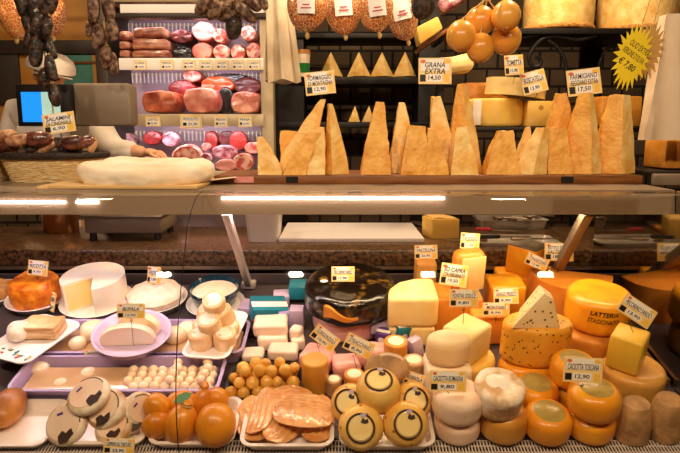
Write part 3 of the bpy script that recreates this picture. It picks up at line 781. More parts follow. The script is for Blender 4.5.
tw = thing('twine_string', 'twine holding the provola cluster up', 'string', T(at(492, -5, Yp)), tube([(0, .04, -.02), (0, .0, RAILZ-at(492, -5, Yp).z)], .005, 6), rope)
# star signs
def star(px, py, rx, ry, n, Y, m, rot, lab, seed):
    random.seed(seed); p = at(px, py, Y); s = scl(p); pts = []
    for i in range(2*n):
        a = PI*i/n; k = random.uniform(.9, 1.08) if i % 2 == 0 else .70
        pts.append((rx*s*k*math.cos(a), ry*s*k*math.sin(a)))
    o = thing('star_sign', lab, 'sign', T(p) @ R(rot, 'Y') @ R(90, 'X'), prism(pts, .003), m, smooth=False)
    return o, s
so, s = star(632, 57, 19, 33, 24, 2.52, starM, 14, 'yellow starburst price sign with black handwriting at upper right', 3)
for txt, cx, cy, w, h in (('OLIO EXTRA', 1, 11, 23, 6), ("VERGINE D'OLIVA", 0, 2, 25, 6), ('\u20ac 7,80', 0, -9, 19, 8)):
    me, x0, x1, y0, y1 = text_mesh(txt, .1); me2 = me.copy(); me2.materials.clear(); me2.materials.append(blackM)
    Mx = T((0, 0, .0035)) @ R(-20, 'Z') @ T((cx*s, cy*s, 0)) @ Matrix.Diagonal((w*s/(x1-x0), h*s/(y1-y0), .02, 1)) @ T((-(x0+x1)/2, -(y0+y1)/2, 0))
    link('lettering', me2, so, Mx)
part('hanging_cord', tube([(0, 20*s, -.002), (0, (RAILZ-at(632, 57, 2.52).z), -.002)], .002, 6), rope, so, R(0, 'Z'))
so2, s = star(646, 52, 17, 30, 22, 2.56, starB, 12, 'plain tan starburst card half hidden behind the yellow one', 5)
part('hanging_cord', tube([(0, 18*s, -.002), (0, (RAILZ-at(646, 52, 2.56).z), -.002)], .002, 6), rope, so2)
random.seed(21)

# ================================================================== THE WORKER
def skin_body(name, joints, edges, radii, mats, sub=2):
    me = bpy.data.meshes.new('mesh'); me.from_pydata([Vector(j) for j in joints], edges, [])
    o = bpy.data.objects.new(name, me); C.objects.link(o)
    md = o.modifiers.new('Skin', 'SKIN'); md.use_smooth_shade = True
    for v, r in zip(me.skin_vertices[0].data, radii): v.radius = (r, r) if not isinstance(r, tuple) else r
    me.skin_vertices[0].data[0].use_root = True
    sb = o.modifiers.new('Subdivision', 'SUBSURF'); sb.levels = sub; sb.render_levels = sub
    dg = bpy.context.evaluated_depsgraph_get(); m2 = bpy.data.meshes.new_from_object(o.evaluated_get(dg))
    bpy.data.objects.remove(o)
    m2.materials.clear()
    for m in (mats if isinstance(mats, list) else [mats]): m2.materials.append(m)
    m2.polygons.foreach_set('use_smooth', [True]*len(m2.polygons))
    return m2
YPn = 3.72
hd = at(50, 76, YPn); shL = at(17, 110, YPn+.05); shR = at(88, 108, YPn-.05); elb = at(112, 150, YPn-.18); wr = at(146, 152, YPn-.28)
cx = (shL.x+shR.x)/2
per = thing('person', 'person in a white coat and white cap bent over behind the scale at left', 'person', T((cx, YPn, 0)))
o0 = Vector((cx, YPn, 0)); lo = lambda v: Vector(v)-o0
pel = Vector((0, .18, .95)); spn = Vector((.0, .12, 1.18)); che = Vector((0, .02, shL.z-.05)); nek = (lo(hd)+che)/2+Vector((0, .02, .02))
J = [pel, spn, che, nek, lo(hd), lo(shL), lo(at(6, 160, YPn)), lo(at(18, 195, YPn-.15)), lo(shR), lo(elb), lo(wr), Vector((-.1, .2, .5)), Vector((-.1, .2, .08)), Vector((-.1, .08, .04)), Vector((.1, .2, .5)), Vector((.1, .2, .08)), Vector((.1, .08, .04))]
E = [(0, 1), (1, 2), (2, 3), (3, 4), (2, 5), (5, 6), (6, 7), (2, 8), (8, 9), (9, 10), (0, 11), (11, 12), (12, 13), (0, 14), (14, 15), (15, 16)]
Rr = [(.17, .13), (.17, .13), (.18, .13), .06, .085, .07, .052, .035, .07, .052, .036, .085, .05, .04, .085, .05, .04]
link('body', skin_body('body', J, E, Rr, skin), per)
# coat follows the torso and sleeves
Jc = J[:3]+[lo(shL), J[6], (J[6]+J[7]*3)/4, lo(shR), J[9], (J[9]+J[10]*3)/4, Vector((0, .2, .55))]
Ec = [(0, 1), (1, 2), (2, 3), (3, 4), (4, 5), (2, 6), (6, 7), (7, 8), (0, 9)]
link('white_coat', skin_body('coat', Jc, Ec, [(.20, .16), (.19, .155), (.20, .155), .092, .075, .058, .095, .078, .06, (.23, .19)], white_coat), per)
# head: skull with face bowed to the right
hp = lo(hd); hs = scl(hd)
HM = T(hp) @ R(35, 'Z') @ R(28, 'X')
bm = ball(.078, .098, .115, 4)
for v in bm.verts:
    x, y, z = v.co
    if y < -.05 and abs(x) < .018 and -.045 < z < .02: v.co.y -= .022*(1-abs(x)/.018)*(1-(z+.045)/.065*.6)   # nose
    if y < -.05 and abs(abs(x)-.03) < .014 and .005 < z < .03: v.co.y += .007                                    # eye sockets
    if y < -.04 and abs(x) < .028 and -.072 < z < -.058: v.co.y -= .005                                          # lips
    if z < -.06: v.co.x *= .86
hdp = part('head', bm, skin, per, HM)
for sx in (-1, 1):
    part('ear', ball(.012, .022, .032, 2), skin, hdp, T((sx*.079, .012, -.005)))
    part('eye', ball(.009, .006, .006, 2), blackM, hdp, T((sx*.03, -.082, .016)))
part('mouth', ball(.022, .004, .004, 2), redM, hdp, T((0, -.086, -.064)))
bm = ball(.088, .106, .118, 3)
bmesh.ops.delete(bm, geom=[v for v in bm.verts if v.co.z < -.02 or (v.co.y < -.03 and v.co.z < .06)], context='VERTS')
part('hair', lump(bm, .006, 40), hair, hdp)
capM = T(hp+Vector((.0, -.0, .0))) @ R(35, 'Z') @ R(8, 'Y') @ R(12, 'X')
bm = lathe([(0.118, .03), (.125, .035), (.122, .07), (.108, .105), (.07, .135), (0, .145)], 28, None, 1.12, 1.2)
cpp = part('cap', bm, white_coat, per, capM)
bm = loft([[(x*.11, -.10-.10*(1-x*x), z-.02*abs(x)) for x in [-1+i/6 for i in range(13)]]+[(x*.11, -.06*(1-x*x)-.04, z-.02*abs(x)) for x in [1-i/6 for i in range(13)]] for z in (.03, .036)])
part('peak', bm, white_coat, cpp)
# hand: palm and five bent fingers
wv = lo(wr)
pj = [wv, wv+Vector((.035, -.02, .0)), wv+Vector((.075, -.04, -.008))]
link('palm', skin_body('palm', pj, [(0, 1), (1, 2)], [.03, (.04, .022), (.042, .02)], skin, 2), per)
for k in range(4):
    o_ = pj[2]+Vector((-.01, .03-.02*k, .012-.008*k)); ln = (.03, .035, .033, .025)[k]
    f = [o_, o_+Vector((ln*1.1, -.01, -.006)), o_+Vector((ln*1.8, -.016, -.026)), o_+Vector((ln*2.1, -.018, -.05))]
    link('finger', skin_body('finger', f, [(0, 1), (1, 2), (2, 3)], [.010, .0095, .0085, .007], skin, 1), per)
o_ = pj[1]+Vector((0, -.03, -.005)); f = [o_, o_+Vector((.025, -.025, -.012)), o_+Vector((.05, -.03, -.024))]
link('thumb', skin_body('thumb', f, [(0, 1), (1, 2)], [.012, .0105, .0085], skin, 1), per)

# ================================================================== SCALE, POT, BOARD AND TOOLS ON THE GRANITE
YSc = 2.86
sc0 = at(75, 220, YSc); base = Vector((sc0.x, YSc, GZ)); s = scl(sc0)
scl_ = thing('weighing_scale', 'grey shop scale with a raised display and blue screen, on the granite at left', 'scale', T(base))
def scp(nm, r, Y, dep, m, bev=.004, par=scl_):
    M2, bm = bx_px(*r, Y, dep, bev); return part(nm, bm, m, par, T(-base) @ M2)
x0, x1 = at(79, 230, YSc).x-base.x, at(158, 230, YSc).x-base.x
part('body', box(x1-x0, .3, .08, .015, c=((x0+x1)/2, .2, .035)), boxGrey, scl_)
for sx in (x0+.03, x1-.03):
    for y in (.09, .31): part('rubber_foot', lathe([(0, 0), (.018, 0), (.016, .036), (0, .036)], 16), darkMet, scl_, T((sx, y, 0)))
part('weighing_pan', box(x1-x0+.02, .32, .012, .005, c=((x0+x1)/2, .2, .116)), steel, scl_)
scp('display_arm', (76, 112, 92, 220), YSc+.46, .05, boxGrey)
scp('rear_housing', (73, 83, 132, 126), YSc+.26, .12, boxGrey, .02)
sb = scp('screen_bezel', (18, 84, 73, 126), YSc+.22, .08, darkMet, .006); SBW = bx_px(18, 84, 73, 126, YSc+.22, .08)[0]
M2, bm = bx_px(23, 92, 43, 122, YSc+.215, .006, 0); part('screen', bm, screenM, sb, SBW.inverted() @ M2)
M2, bm = bx_px(43, 92, 61, 122, YSc+.215, .006, 0); part('screen_panel', bm, screenG, sb, SBW.inverted() @ M2)
M2, bm = bx_px(17, 126, 63, 140, YSc+.22, .1, .006); part('keypad_housing', bm, aluL, scl_, T(base).inverted() @ M2)
# pot
p = flat(54, 234, GZ); s = scl(p)
r = 17*s
pt = thing('steel_pot', 'copper toned steel pot on the granite worktop at left, under the counter shelf', 'pot', T(Vector((p.x, p.y+r, GZ))), lathe([(0, 0), (r*.96, 0), (r, .006), (r*.97, .16), (r*1.04, .165), (r*1.04, .17), (r*.93, .168), (r*.93, .02), (0, .02)], 36), copper)
# white plastic tub
p = flat(262, 243, GZ); s = scl(p)
tb = thing('plastic_tub', 'white translucent plastic tub on the granite behind the left strut', 'tub', T(Vector((p.x, p.y+.11, GZ))), tray_bm(36*s, .2, .15, .003, .014, .005, .03), whitePl)
# cutting board
a, b_, c_, d_ = flat(276, 243, GZ), flat(427, 243, GZ), flat(418, 222, GZ), flat(287, 222, GZ)
ww = b_.x-a.x
thing('cutting_board', 'white plastic cutting board lying on the granite worktop', 'cutting board', T(Vector(((a.x+b_.x)/2, a.y+.26, GZ))), box(ww*.97, .5, .022, .006), foam)
p = flat(443, 240, GZ)
bm = prism([(-.06, -.02), (.075, -.05), (.07, .16), (-.05, .12)], .1, .004); s = scl(p)
o = thing('cheese_wedge', 'cut cheese wedge with a hollow veined top on the granite right of the cutting board', 'cheese wedge', T(Vector((p.x, p.y+.06, GZ))) @ R(18, 'Z'), bm, paste)
part('crumbly_top', lump(subdiv(prism([(-.05, -.01), (.065, -.04), (.06, .15), (-.04, .11)], .012), 3), .006, 50), granaPale, o, T((0, 0, .094)))
p = flat(427, 228, GZ)
kn = thing('knife', 'wide bladed cheese knife with an orange handle right of the cutting board', 'knife', T(Vector((p.x, p.y, GZ))) @ R(110, 'Z'))
part('blade', prism([(0, -.03), (.18, -.03), (.2, 0), (.18, .03), (0, .03)], .003), steel, kn, T((-.02, 0, .012)))
part('handle', box(.12, .03, .025, .01), orange, kn, T((-.08, 0, 0)))
# steel trays of tools
def tool_tray(nm, lab, px, pyf, wpx, dep, h, yaw=0):
    p = flat(px, pyf, GZ); s = scl(p); return thing(nm, lab, 'tray', T(Vector((p.x, p.y+dep/2, GZ))) @ R(yaw, 'Z'), tray_bm(wpx*s, dep, h, .003, .01, .008, .02), traySteel), s
t1, s = tool_tray('steel_tray', 'steel tray full of cutlery at the back of the granite, right of the cheese wedge', 514, 229, 68, .2, .05)
t2, s = tool_tray('steel_tray', 'pale wide steel tray in front of the cutlery tray', 522, 247, 78, .22, .02, -3)
for i, (px, py, L, a, lab, hm) in enumerate(((500, 238, .26, 8, 'dark handled knife lying across the front steel tray', darkMet), (492, 231, .2, -12, 'red handled knife between the two steel trays', redM), (530, 240, .22, 4, 'steel spatula in the front steel tray', steel), (470, 236, .2, 174, 'wooden handled knife left of the front steel tray', woodT),
                                         (618, 232, .2, 6, 'orange handled knife seen through the glass at right', orange), (628, 238, .24, 3, 'pale handled knife seen through the glass at right', woodP))):
    p = flat(px, py, GZ+.03); z = GZ+(.028 if i != 3 and i < 4 else .001)
    k = thing('knife' if 'knife' in lab else 'spatula', lab, 'knife' if 'knife' in lab else 'spatula', T(Vector((p.x, p.y, z))) @ R(a, 'Z'))
    part('blade', prism([(0, -.014), (L*.55, -.012), (L*.62, .004), (0, .016)], .003), steel, k, T((0, 0, .006)))
    part('handle', box(L*.42, .024, .018, .007), hm, k, T((-L*.21, 0, 0)))
for px, py in ((498, 219), (512, 220), (528, 218)):
    p = flat(px, py, GZ+.07)
    k = thing('steel_ladle', 'steel ladle lying in the cutlery tray at the back of the granite', 'ladle', T(Vector((p.x, p.y, GZ+.058))) @ R(random.uniform(-30, 30), 'Z'), group='ladles in the cutlery tray')
    part('ladle_cup', lathe([(0, 0), (.022, .006), (.03, .022), (.028, .022), (.02, .009), (0, .003)], 20), steel, k)
    part('stem', tube([(.028, 0, .02), (.08, 0, .025), (.15, 0, .02)], .004, 6), steel, k)

# ================================================================== ON THE COUNTER SHELF
def on_shelf_y(px, Y, z): return at(px, 180, Y).x
trayY0, trayY1 = 2.22, 2.54
xa, xb = at(214, 178, trayY0).x, at(643, 178, trayY0).x
tr = thing('wooden_tray', 'long low wooden tray on the counter shelf under the grana points', 'tray', T(((xa+xb)/2, trayY0, zs)), box(xb-xa, trayY1-trayY0, TRAYTOP-zs, .004, c=(0, (trayY1-trayY0)/2, 0)), woodT)
for px, w, m in ((244, 20, pinkMeat), (292, 12, darkMet), (567, 12, darkMet)):
    q = at(px, 182, trayY0); s = scl(q); part('side_label', box(w*s, .003, 6*s, c=(q.x-(xa+xb)/2, -.002, .006)), m, tr)

def point(x0, x1, ax, ay, aw, Y, dep, lab, ridge=None, m=None, pyb=172.5, seed=0, amp=.0055, top_d=.35, name='grana_point', group='grana points along the counter shelf', baseZ=None):
    """standing chunk: base spans pixels x0..x1, blunt tip aw pixels wide at (ax, ay); ridge = pixel of an edge that faces the customer"""
    z0 = TRAYTOP if baseZ is None else baseZ
    bl = at(x0, pyb, Y); br = at(x1, pyb, Y); tp = at(ax, ay, Y+dep*.5); s = scl(bl)
    cx = (bl.x+br.x)/2; H = tp.z-z0; w = (br.x-bl.x); tw = aw*s; tx = tp.x-cx
    def loop(f, K=14):
        g_ = f**1.3; xl = -w/2*(1-g_)+(tx-tw/2)*g_; xr = w/2*(1-g_)+(tx+tw/2)*g_
        yf = 0*(1-f)+dep*(.5-top_d/2)*f; yb = dep*(1-f)+dep*(.5+top_d/2)*f
        pts = []
        rx = None
        if ridge is not None:
            t = (ridge-x0)/(x1-x0); rx = xl+(xr-xl)*t
        n = 12
        for i in range(n+1):
            t = i/n; x = xl+(xr-xl)*t; y = yf
            if rx is not None:
                k = (x-xl)/(rx-xl) if x <= rx else (xr-x)/(xr-rx); y = yf+(.42*dep*(1-k))*(1-f*.6)
            pts.append((x, y, H*f))
        for i in range(1, 4): pts.append((xr, yf+(yb-yf)*i/4+(.3*dep*(1-i/4) if rx is not None else 0)*(1-f*.6), H*f))
        for i in range(n+1): pts.append((xr+(xl-xr)*i/n, yb, H*f))
        for i in range(1, 4): pts.append((xl, yb+(yf-yb)*i/4+(.3*dep*(i/4) if rx is not None else 0)*(1-f*.6), H*f))
        return pts
    bm = loft([loop(f/14) for f in range(15)])
    bmesh.ops.recalc_face_normals(bm, faces=bm.faces)
    bm.normal_update()
    for v in bm.verts:
        if v.co.z > .002:
            d = noise.noise(v.co*22+Vector((seed*3.1, seed*1.7, 0)))+.7*noise.noise(v.co*55+Vector((seed, 0, seed)))
            v.co += v.normal*amp*d*(.45 if ridge is not None and v.normal.x > .3 else 1)
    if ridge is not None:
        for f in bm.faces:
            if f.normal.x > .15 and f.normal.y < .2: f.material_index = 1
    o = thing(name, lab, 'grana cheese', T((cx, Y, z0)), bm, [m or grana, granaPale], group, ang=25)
    back = loft([[(x, y+.004, z) for x, y, z in [(-w/2*.9*(1-f)+(tx-tw/2)*f*.95, dep*(1-f)+dep*(.5+top_d/2)*f, H*f*.97), (w/2*.9*(1-f)+(tx+tw/2)*f*.95, dep*(1-f)+dep*(.5+top_d/2)*f, H*f*.97), (w/2*.9*(1-f)+(tx+tw/2)*f*.95, .008+dep*(1-f)+dep*(.5+top_d/2)*f, H*f*.97), (-w/2*.9*(1-f)+(tx-tw/2)*f*.95, .008+dep*(1-f)+dep*(.5+top_d/2)*f, H*f*.97)]] for f in (0, .5, 1)])
    part('rind', back, granaRind, o, smooth=False)
    return o
P1 = granaPale
point(258, 282, 260, 137, 5, 2.26, .07, 'small pale grana point at the left end of the wooden tray', None, P1, seed=1)
point(281, 300, 289, 131, 17, 2.40, .07, 'blunt grana block behind the left end pair', None, grana, seed=2)
point(276, 312, 323, 100, 5, 2.335, .06, 'tall grana point leaning to the right, highest of the left cluster', None, P1, seed=3)
point(283, 306, 313, 133, 14, 2.25, .06, 'leaning grana slab in front of the tall leaning point', None, grana, seed=31)
point(305, 325, 321, 127, 7, 2.26, .06, 'narrow rough grana point right of the leaning slab', None, P1, seed=4)
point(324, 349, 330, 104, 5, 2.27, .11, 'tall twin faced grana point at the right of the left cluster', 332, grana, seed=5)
point(361, 391, 380, 102, 8, 2.27, .10, 'broad blunt grana point standing alone, left of the middle row', None, grana, seed=6)
point(390, 416, 402, 102, 6, 2.35, .07, 'slim tall grana point behind the blunt short one', None, P1, seed=7)
point(401, 429, 417, 126, 17, 2.25, .08, 'short blunt grana chunk in the middle row', None, grana, seed=8)
point(430, 458, 436, 97, 8, 2.36, .08, 'tall grana point left of the tallest one', None, P1, seed=9)
point(427, 449, 431, 128, 7, 2.25, .07, 'small grana point in front of the tall one left of the tallest', None, grana, seed=10)
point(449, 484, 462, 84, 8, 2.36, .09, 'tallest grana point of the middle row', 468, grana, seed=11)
point(451, 479, 461, 127, 9, 2.25, .07, 'rounded grana chunk in front of the tallest point', None, P1, seed=12)
point(486, 520, 505, 131, 15, 2.27, .09, 'wide squat grana chunk standing alone right of the tallest point', None, grana, seed=13)
point(513, 535, 528, 127, 3, 2.40, .05, 'thin dark edged grana slice behind the bright chunk', None, P1, seed=14)
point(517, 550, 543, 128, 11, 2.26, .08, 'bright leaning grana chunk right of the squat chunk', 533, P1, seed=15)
point(548, 573, 556, 128, 18, 2.30, .07, 'square topped grana chunk in front of the big right pair', None, grana, seed=16)
point(543, 580, 561, 93, 10, 2.44, .07, 'tall grana chunk at the back, left of the big twin faced point', None, grana, seed=17)
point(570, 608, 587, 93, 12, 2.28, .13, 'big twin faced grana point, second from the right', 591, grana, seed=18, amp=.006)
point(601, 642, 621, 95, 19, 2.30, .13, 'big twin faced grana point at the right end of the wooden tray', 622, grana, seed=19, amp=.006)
# tags above the shelf
price_tag(320, 83, 30, 23, 2.44, ['FORMAGGIO', 'DI MONTAGNA'], '12,90', 'over the tall leaning grana point', roll=-6, bottomz=TRAYTOP+.12)
price_tag(435, 71, 33, 26, 2.52, ['GRANA', 'EXTRA'], '14,50', 'over the middle grana points', bottomz=TRAYTOP+.1)
price_tag(514, 65, 19, 20, 3.2, ['TOMETTA'], '11,90', 'small one above the iron rack', roll=-4, bottomz=at(514, 85, 3.25).z)
price_tag(534, 82, 25, 22, 3.2, ['BOSCATELLA'], '13,90', 'tilted one on the iron rack', roll=-14, bottomz=at(534, 100, 3.25).z)
price_tag(584, 82, 34, 26, 2.5, ['PARMIGIANO', 'REGGIANO EXTRA'], '17,50', 'behind the big right grana points', roll=-7, bottomz=TRAYTOP+.1)

# brie on its board
z1 = zs
p = at(148, 186, 2.2)
bo = thing('serving_board', 'thin pale wooden board under the big brie on the counter shelf', 'board', T((at(133, 188, 2.15).x, 2.17, z1+.001)) @ R(-2, 'Z'), box(.54, .30, .012, .003), woodP)
stk = thing('wooden_skewer', 'thin pale wooden stick on the shelf in front of the basket', 'stick', T((at(62, 188, 2.07).x, 2.06, z1)) @ R(40, 'Z'), box(.15, .012, .012, .003), woodP)
s = scl(at(148, 180, 2.17)); r = 67*s
bm = wheel(r, .066, .03, .0, 90, 1, .66); lump(bm, .012, 8, 3); lump(bm, .005, 26, 1); lump(bm, .003, 60, 2)
br = thing('whole_brie', 'large flat white brie on a pale board at the left of the shelf', 'brie', T((at(147, 180, 2.17).x, 2.175, z1+.016)) @ R(6, 'X'), bm, brieM)
q = at(205, 178, 2.2)
pw = prism([(-.16, -.01), (.12, .0), (.10, .10), (-.10, .07)], .002)
thing('wrapping_paper', 'folded sheet of cream paper sticking out under the right side of the brie', 'paper', T((q.x, 2.17, z1+.014)) @ R(10, 'Z') @ R(-6, 'Y'), pw, paper)

# baskets with salami
def basket(px, py0, py1, w0, w1, Y, lab):
    p = at(px, py1, Y+.12); s = scl(p); H = at(px, py0, Y+.02).z-zs-.012
    bw, tw = w0*s/2, w1*s/2; NP = 96
    def ring(w, d, z, k=None):
        out = []
        for i in range(NP):
            a = 2*PI*i/NP; c_, s_ = math.cos(a), math.sin(a); g = 1
            if k is not None: g += .011*(1 if (i//3+k) % 2 else -1)
            out.append((w*g*math.copysign(abs(c_)**.55, c_), d*g*math.copysign(abs(s_)**.55, s_), z))
        return out
    L = []; n = 12
    for i in range(n+1):
        f = i/n; L.append(ring(bw+(tw-bw)*f, .1+.03*f, H*f, i))
    for i in (n, n//2, 0):
        f = i/n; L.append(ring(bw+(tw-bw)*f-.012, .088+.03*f, max(H*f, .01)))
    o = thing('wicker_basket', lab, 'basket', T((p.x, Y+.12, zs+.001)), loft(L), wicker)
    pts = ring(tw+.003, .133, H+.004)
    part('dark_rim', tube(pts+[pts[0], pts[1]], .013, 8), darkRim, o)
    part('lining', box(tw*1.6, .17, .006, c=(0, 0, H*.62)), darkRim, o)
    return o, p, H, tw, s
b1, bp, bH, btw, bs = basket(57, 154, 187, 76, 92, 2.25, 'wicker basket with a dark rim full of small salami, on the shelf at left')
b2, bp2, bH2, btw2, bs2 = basket(-36, 152, 187, 78, 88, 2.22, 'second wicker basket cut by the left edge of the picture')
salR = mat('reddish_salami', '#38140e', '#844838', 40, .35, .4, 60, coat=.4)
salL = mat('light_salami', '#8c5434', '#d8a880', 40, .45, .4, 60, coat=.2)
k = 0
for px, py, L, W, a, m, w_ in ((18, 141, 26, 12, 80, salL, 'light brown'), (36, 139, 30, 15, 85, salR, 'biggest reddish'), (28, 150, 24, 9, 70, sausD, 'flat dark'), (47, 147, 20, 11, 60, salL, 'small light'), (60, 143, 18, 12, 95, sausD, 'dark round'), (72, 143, 22, 15, 80, salR, 'reddish round'), (84, 142, 22, 12, 75, salR, 'reddish long'), (92, 146, 14, 9, 30, salL, 'small pale'), (70, 150, 24, 9, 90, sausD, 'dark front')):
    sausage(px, py, L, W, a, 2.235+.012*k % .06, m, w_+' salami lying in the dark rimmed basket', 'salami in the basket'); k += 1
for px, py, L, W, a, m, w_ in ((5, 136, 24, 13, 80, salL, 'upper tan'), (8, 147, 22, 11, 85, salR, 'lower reddish'), (-8, 140, 22, 14, 70, salL, 'half hidden tan')):
    sausage(px, py, L, W, a, 2.28, m, w_+' salami in the second basket at the left edge', 'salami in the left edge basket')
price_tag(59, 123, 32, 20, 2.31, ['SALAMINI', 'DI CINGHIALE'], '6,90', 'standing in the basket of small salami', roll=-8, bottomz=zs+bH*.6, mark=True, look='handwritten')
# ================================================================== IN THE DISPLAY
def dmat(u, v, h, rz=0, rx=0, ry=0): return DM @ T((u, v, h)) @ R(rx, 'X') @ R(ry, 'Y') @ R(rz, 'Z')
def foot(px, py, r_px, on=None, h=0, dv=0.0):
    """deck place of something whose front foot is seen at px, py; or which stands on rec `on`"""
    if on is not None:
        v = on.v+dv; t_ = on.top+.002; return ux(px, v, t_), v, t_, scl(dw(0, v, t_))
    u, v, s = deck(px, py, h)
    v2 = v+r_px*s; return ux(px, v2, h), v2, h, s
def drec(u, v, h, H, o, r=0): return rec(u=u, v=v, h=h, top=h+H, H=H, o=o, r=r, Y=dw(u, v, h+H).y, z=dw(u, v, h+H).z)
def dround(name, label, cat, px, py, w, hs, m, on=None, h=0, rnd=.012, bulge=0, sy=1, dv=0, group=None, rz=0, rx=0, ry=0, top=None, rough=0, seed=0, back=None):
    """round cheese: w pixels wide, hs pixels of side"""
    u, v, h, s = foot(px, py, w/2*sy if back is None else back, on, h, dv)
    r = w*s/2; H = hs*s*1.1
    bm = wheel(r, H, rnd, bulge, 48, 1, sy)
    if rough:
        lump(bm, rough, 16, seed); lump(bm, rough*.4, 60, seed)
        for q in bm.verts: q.co.z = max(q.co.z, 0)
    o = thing(name, label, cat, dmat(u, v, h, rz, rx, ry), bm, m, group)
    if top: part('waxed_top', lathe([(0, H+.0012), (r*.66, H+.0012), (r*.72, H-.0015), (0, H-.003)], 40, None, 1, sy), top, o)
    return drec(u, v, h, H, o, r)
def dblock(name, label, cat, px, py, w, hs, dep, m, on=None, h=0, bev=.008, dv=0, rz=0, rx=0, ry=0, group=None, rough=0, rounded_back=False, poly=None, parts=()):
    """block: w pixels wide in front, hs pixels tall, dep metres deep"""
    u, v, h, s = foot(px, py, 0, on, h, dv)
    if on is None: v += dep/2
    W = w*s; H = hs*s*1.1
    if poly: bm = prism([(x*W, y*dep) for x, y in poly], H, bev, 3)
    else: bm = box(W, dep, H, bev, 3)
    if rough: bm = lump(subdiv(bm, 2), rough, 18, px)
    o = thing(name, label, cat, dmat(u, v, h, rz, rx, ry), bm, m, group)
    return drec(u, v, h, H, o, W/2)

# ---------------- trays
def dtray(label, x0, x1, yf, yb, H, m, name='tray', cat='tray', group=None, h0=0):
    u0, v0, s = deck(x0, yf, h0+H); u1, _, _ = deck(x1, yf, h0+H); _, v1, _ = deck((x0+x1)/2, yb, h0+H)
    o = thing(name, label, cat, dmat((u0+u1)/2, (v0+v1)/2, h0), tray_bm(u1-u0-.014, v1-v0-.014, H, .004, .012, .007, .03), m, group)
    return rec(u=(u0+u1)/2, v=(v0+v1)/2, h=h0, top=h0+.005, H=H, o=o, u0=u0, u1=u1, v0=v0, v1=v1, s=s)
tA = dtray('long lilac plastic tray at the back left, holding mozzarella in whey behind the oval dish', -12, 243, 353, 319, .055, purple)
part('whey', box(tA.u1-tA.u0-.05, tA.v1-tA.v0-.05, .012, .004, c=(0, 0, .014)), whey, tA.o)
tB = dtray('wide lilac plastic tray of mozzarella balls in whey, in front of the foam plate', 3, 218, 391, 355, .06, purple)
part('whey', box(tB.u1-tB.u0-.06, tB.v1-tB.v0-.06, .014, .004, c=(0, 0, .018)), whey, tB.o)
tC = dtray('nearly empty white tray at the front left corner with one loaf shaped cheese', -30, 43, 446, 399, .028, whitePl)
tD = dtray('white tray of truffle patched cheeses at the front left', 46, 142, 444, 402, .03, whitePl)
tE = dtray('white tray of smoked pear shaped scamorza at the front', 145, 233, 444, 396, .032, whitePl)
tF = dtray('white tray of thin leaf shaped cheese slices at the front', 238, 334, 446, 398, .034, whitePl)
tG = dtray('white tray holding ring marked golden cheeses at the front middle', 339, 437, 446, 390, .034, whitePl)
tH = dtray('dark tray heaped with small golden smoked cheese balls', 221, 303, 399, 364, .03, slatePad)

# mozzarella balls in whey
mozz = mat('mozzarella', '#fbecd6', '#f2d6b2', 6, .25, .1, 30, sss=.25, coat=.4)
mg = 'small mozzarella balls in the wide lilac tray'
mball = None; cnt = 0
u0, v0, _ = deck(136, 388, .05); u1, _, _ = deck(210, 388, .05); _, v1, _ = deck(170, 360, .05)
R0 = .0165
row = 0; v = tB.v0+.05
pts = []
while v < tB.v1-.04:
    u = tB.u0+(tB.u1-tB.u0)*.52+(.0 if row % 2 else R0)+abs(row-2)*.012
    while u < tB.u1-.04:
        pts.append((u+random.uniform(-.002, .002), v+random.uniform(-.002, .002), .024)); u += R0*2.05
    v += R0*1.8; row += 1
for i, (u, v, h) in enumerate(pts[:]):
    if i % 3 == 0 and tB.u0+(tB.u1-tB.u0)*.62 < u < tB.u1-.07: pts.append((u+R0, v+R0*.6, .024+R0*1.35))
mme = None
for u, v, h in pts:
    k = random.uniform(.88, 1.05)
    if mme is None: mme = mesh_of(lump(ball(R0, R0, R0*.94, 3), .0012, 60), mozz)
    o = link('mozzarella_ball', mme, None, dmat(u, v, h+R0*.9, random.uniform(0, 360)) @ Matrix.Scale(k, 4))
    tag(o, 'small white mozzarella ball heaped in the right half of the wide lilac tray', 'mozzarella', mg)
for px, py, r, lab in ((40, 366, 10, 'larger mozzarella half sunk in whey at the left end of the wide lilac tray'), (60, 382, 7, 'middle sized mozzarella in the whey right of the larger sunk one'), (88, 372, 8, 'mozzarella in the whey near the middle of the wide lilac tray')):
    u, v, s = deck(px, py, .03); thing('mozzarella', lab, 'mozzarella', dmat(u, v, .026), lump(ball(r*s, r*s, r*s*.6, 3), .002, 40), mozz)
for px, py, r, lab in ((94, 334, 14, 'round white mozzarella in the back lilac tray left of the oval dish'), (176, 338, 12, 'mozzarella in the back lilac tray right of the oval dish'), (188, 332, 11, 'mozzarella at the right end of the back lilac tray'), (78, 345, 9, 'small mozzarella in the back lilac tray beside the foam plate')):
    u, v, s = deck(px, py, .03); thing('mozzarella', lab, 'mozzarella', dmat(u, v, .026+r*s*.35), lump(ball(r*s, r*s, r*s*.75, 3), .002, 40), mozz)

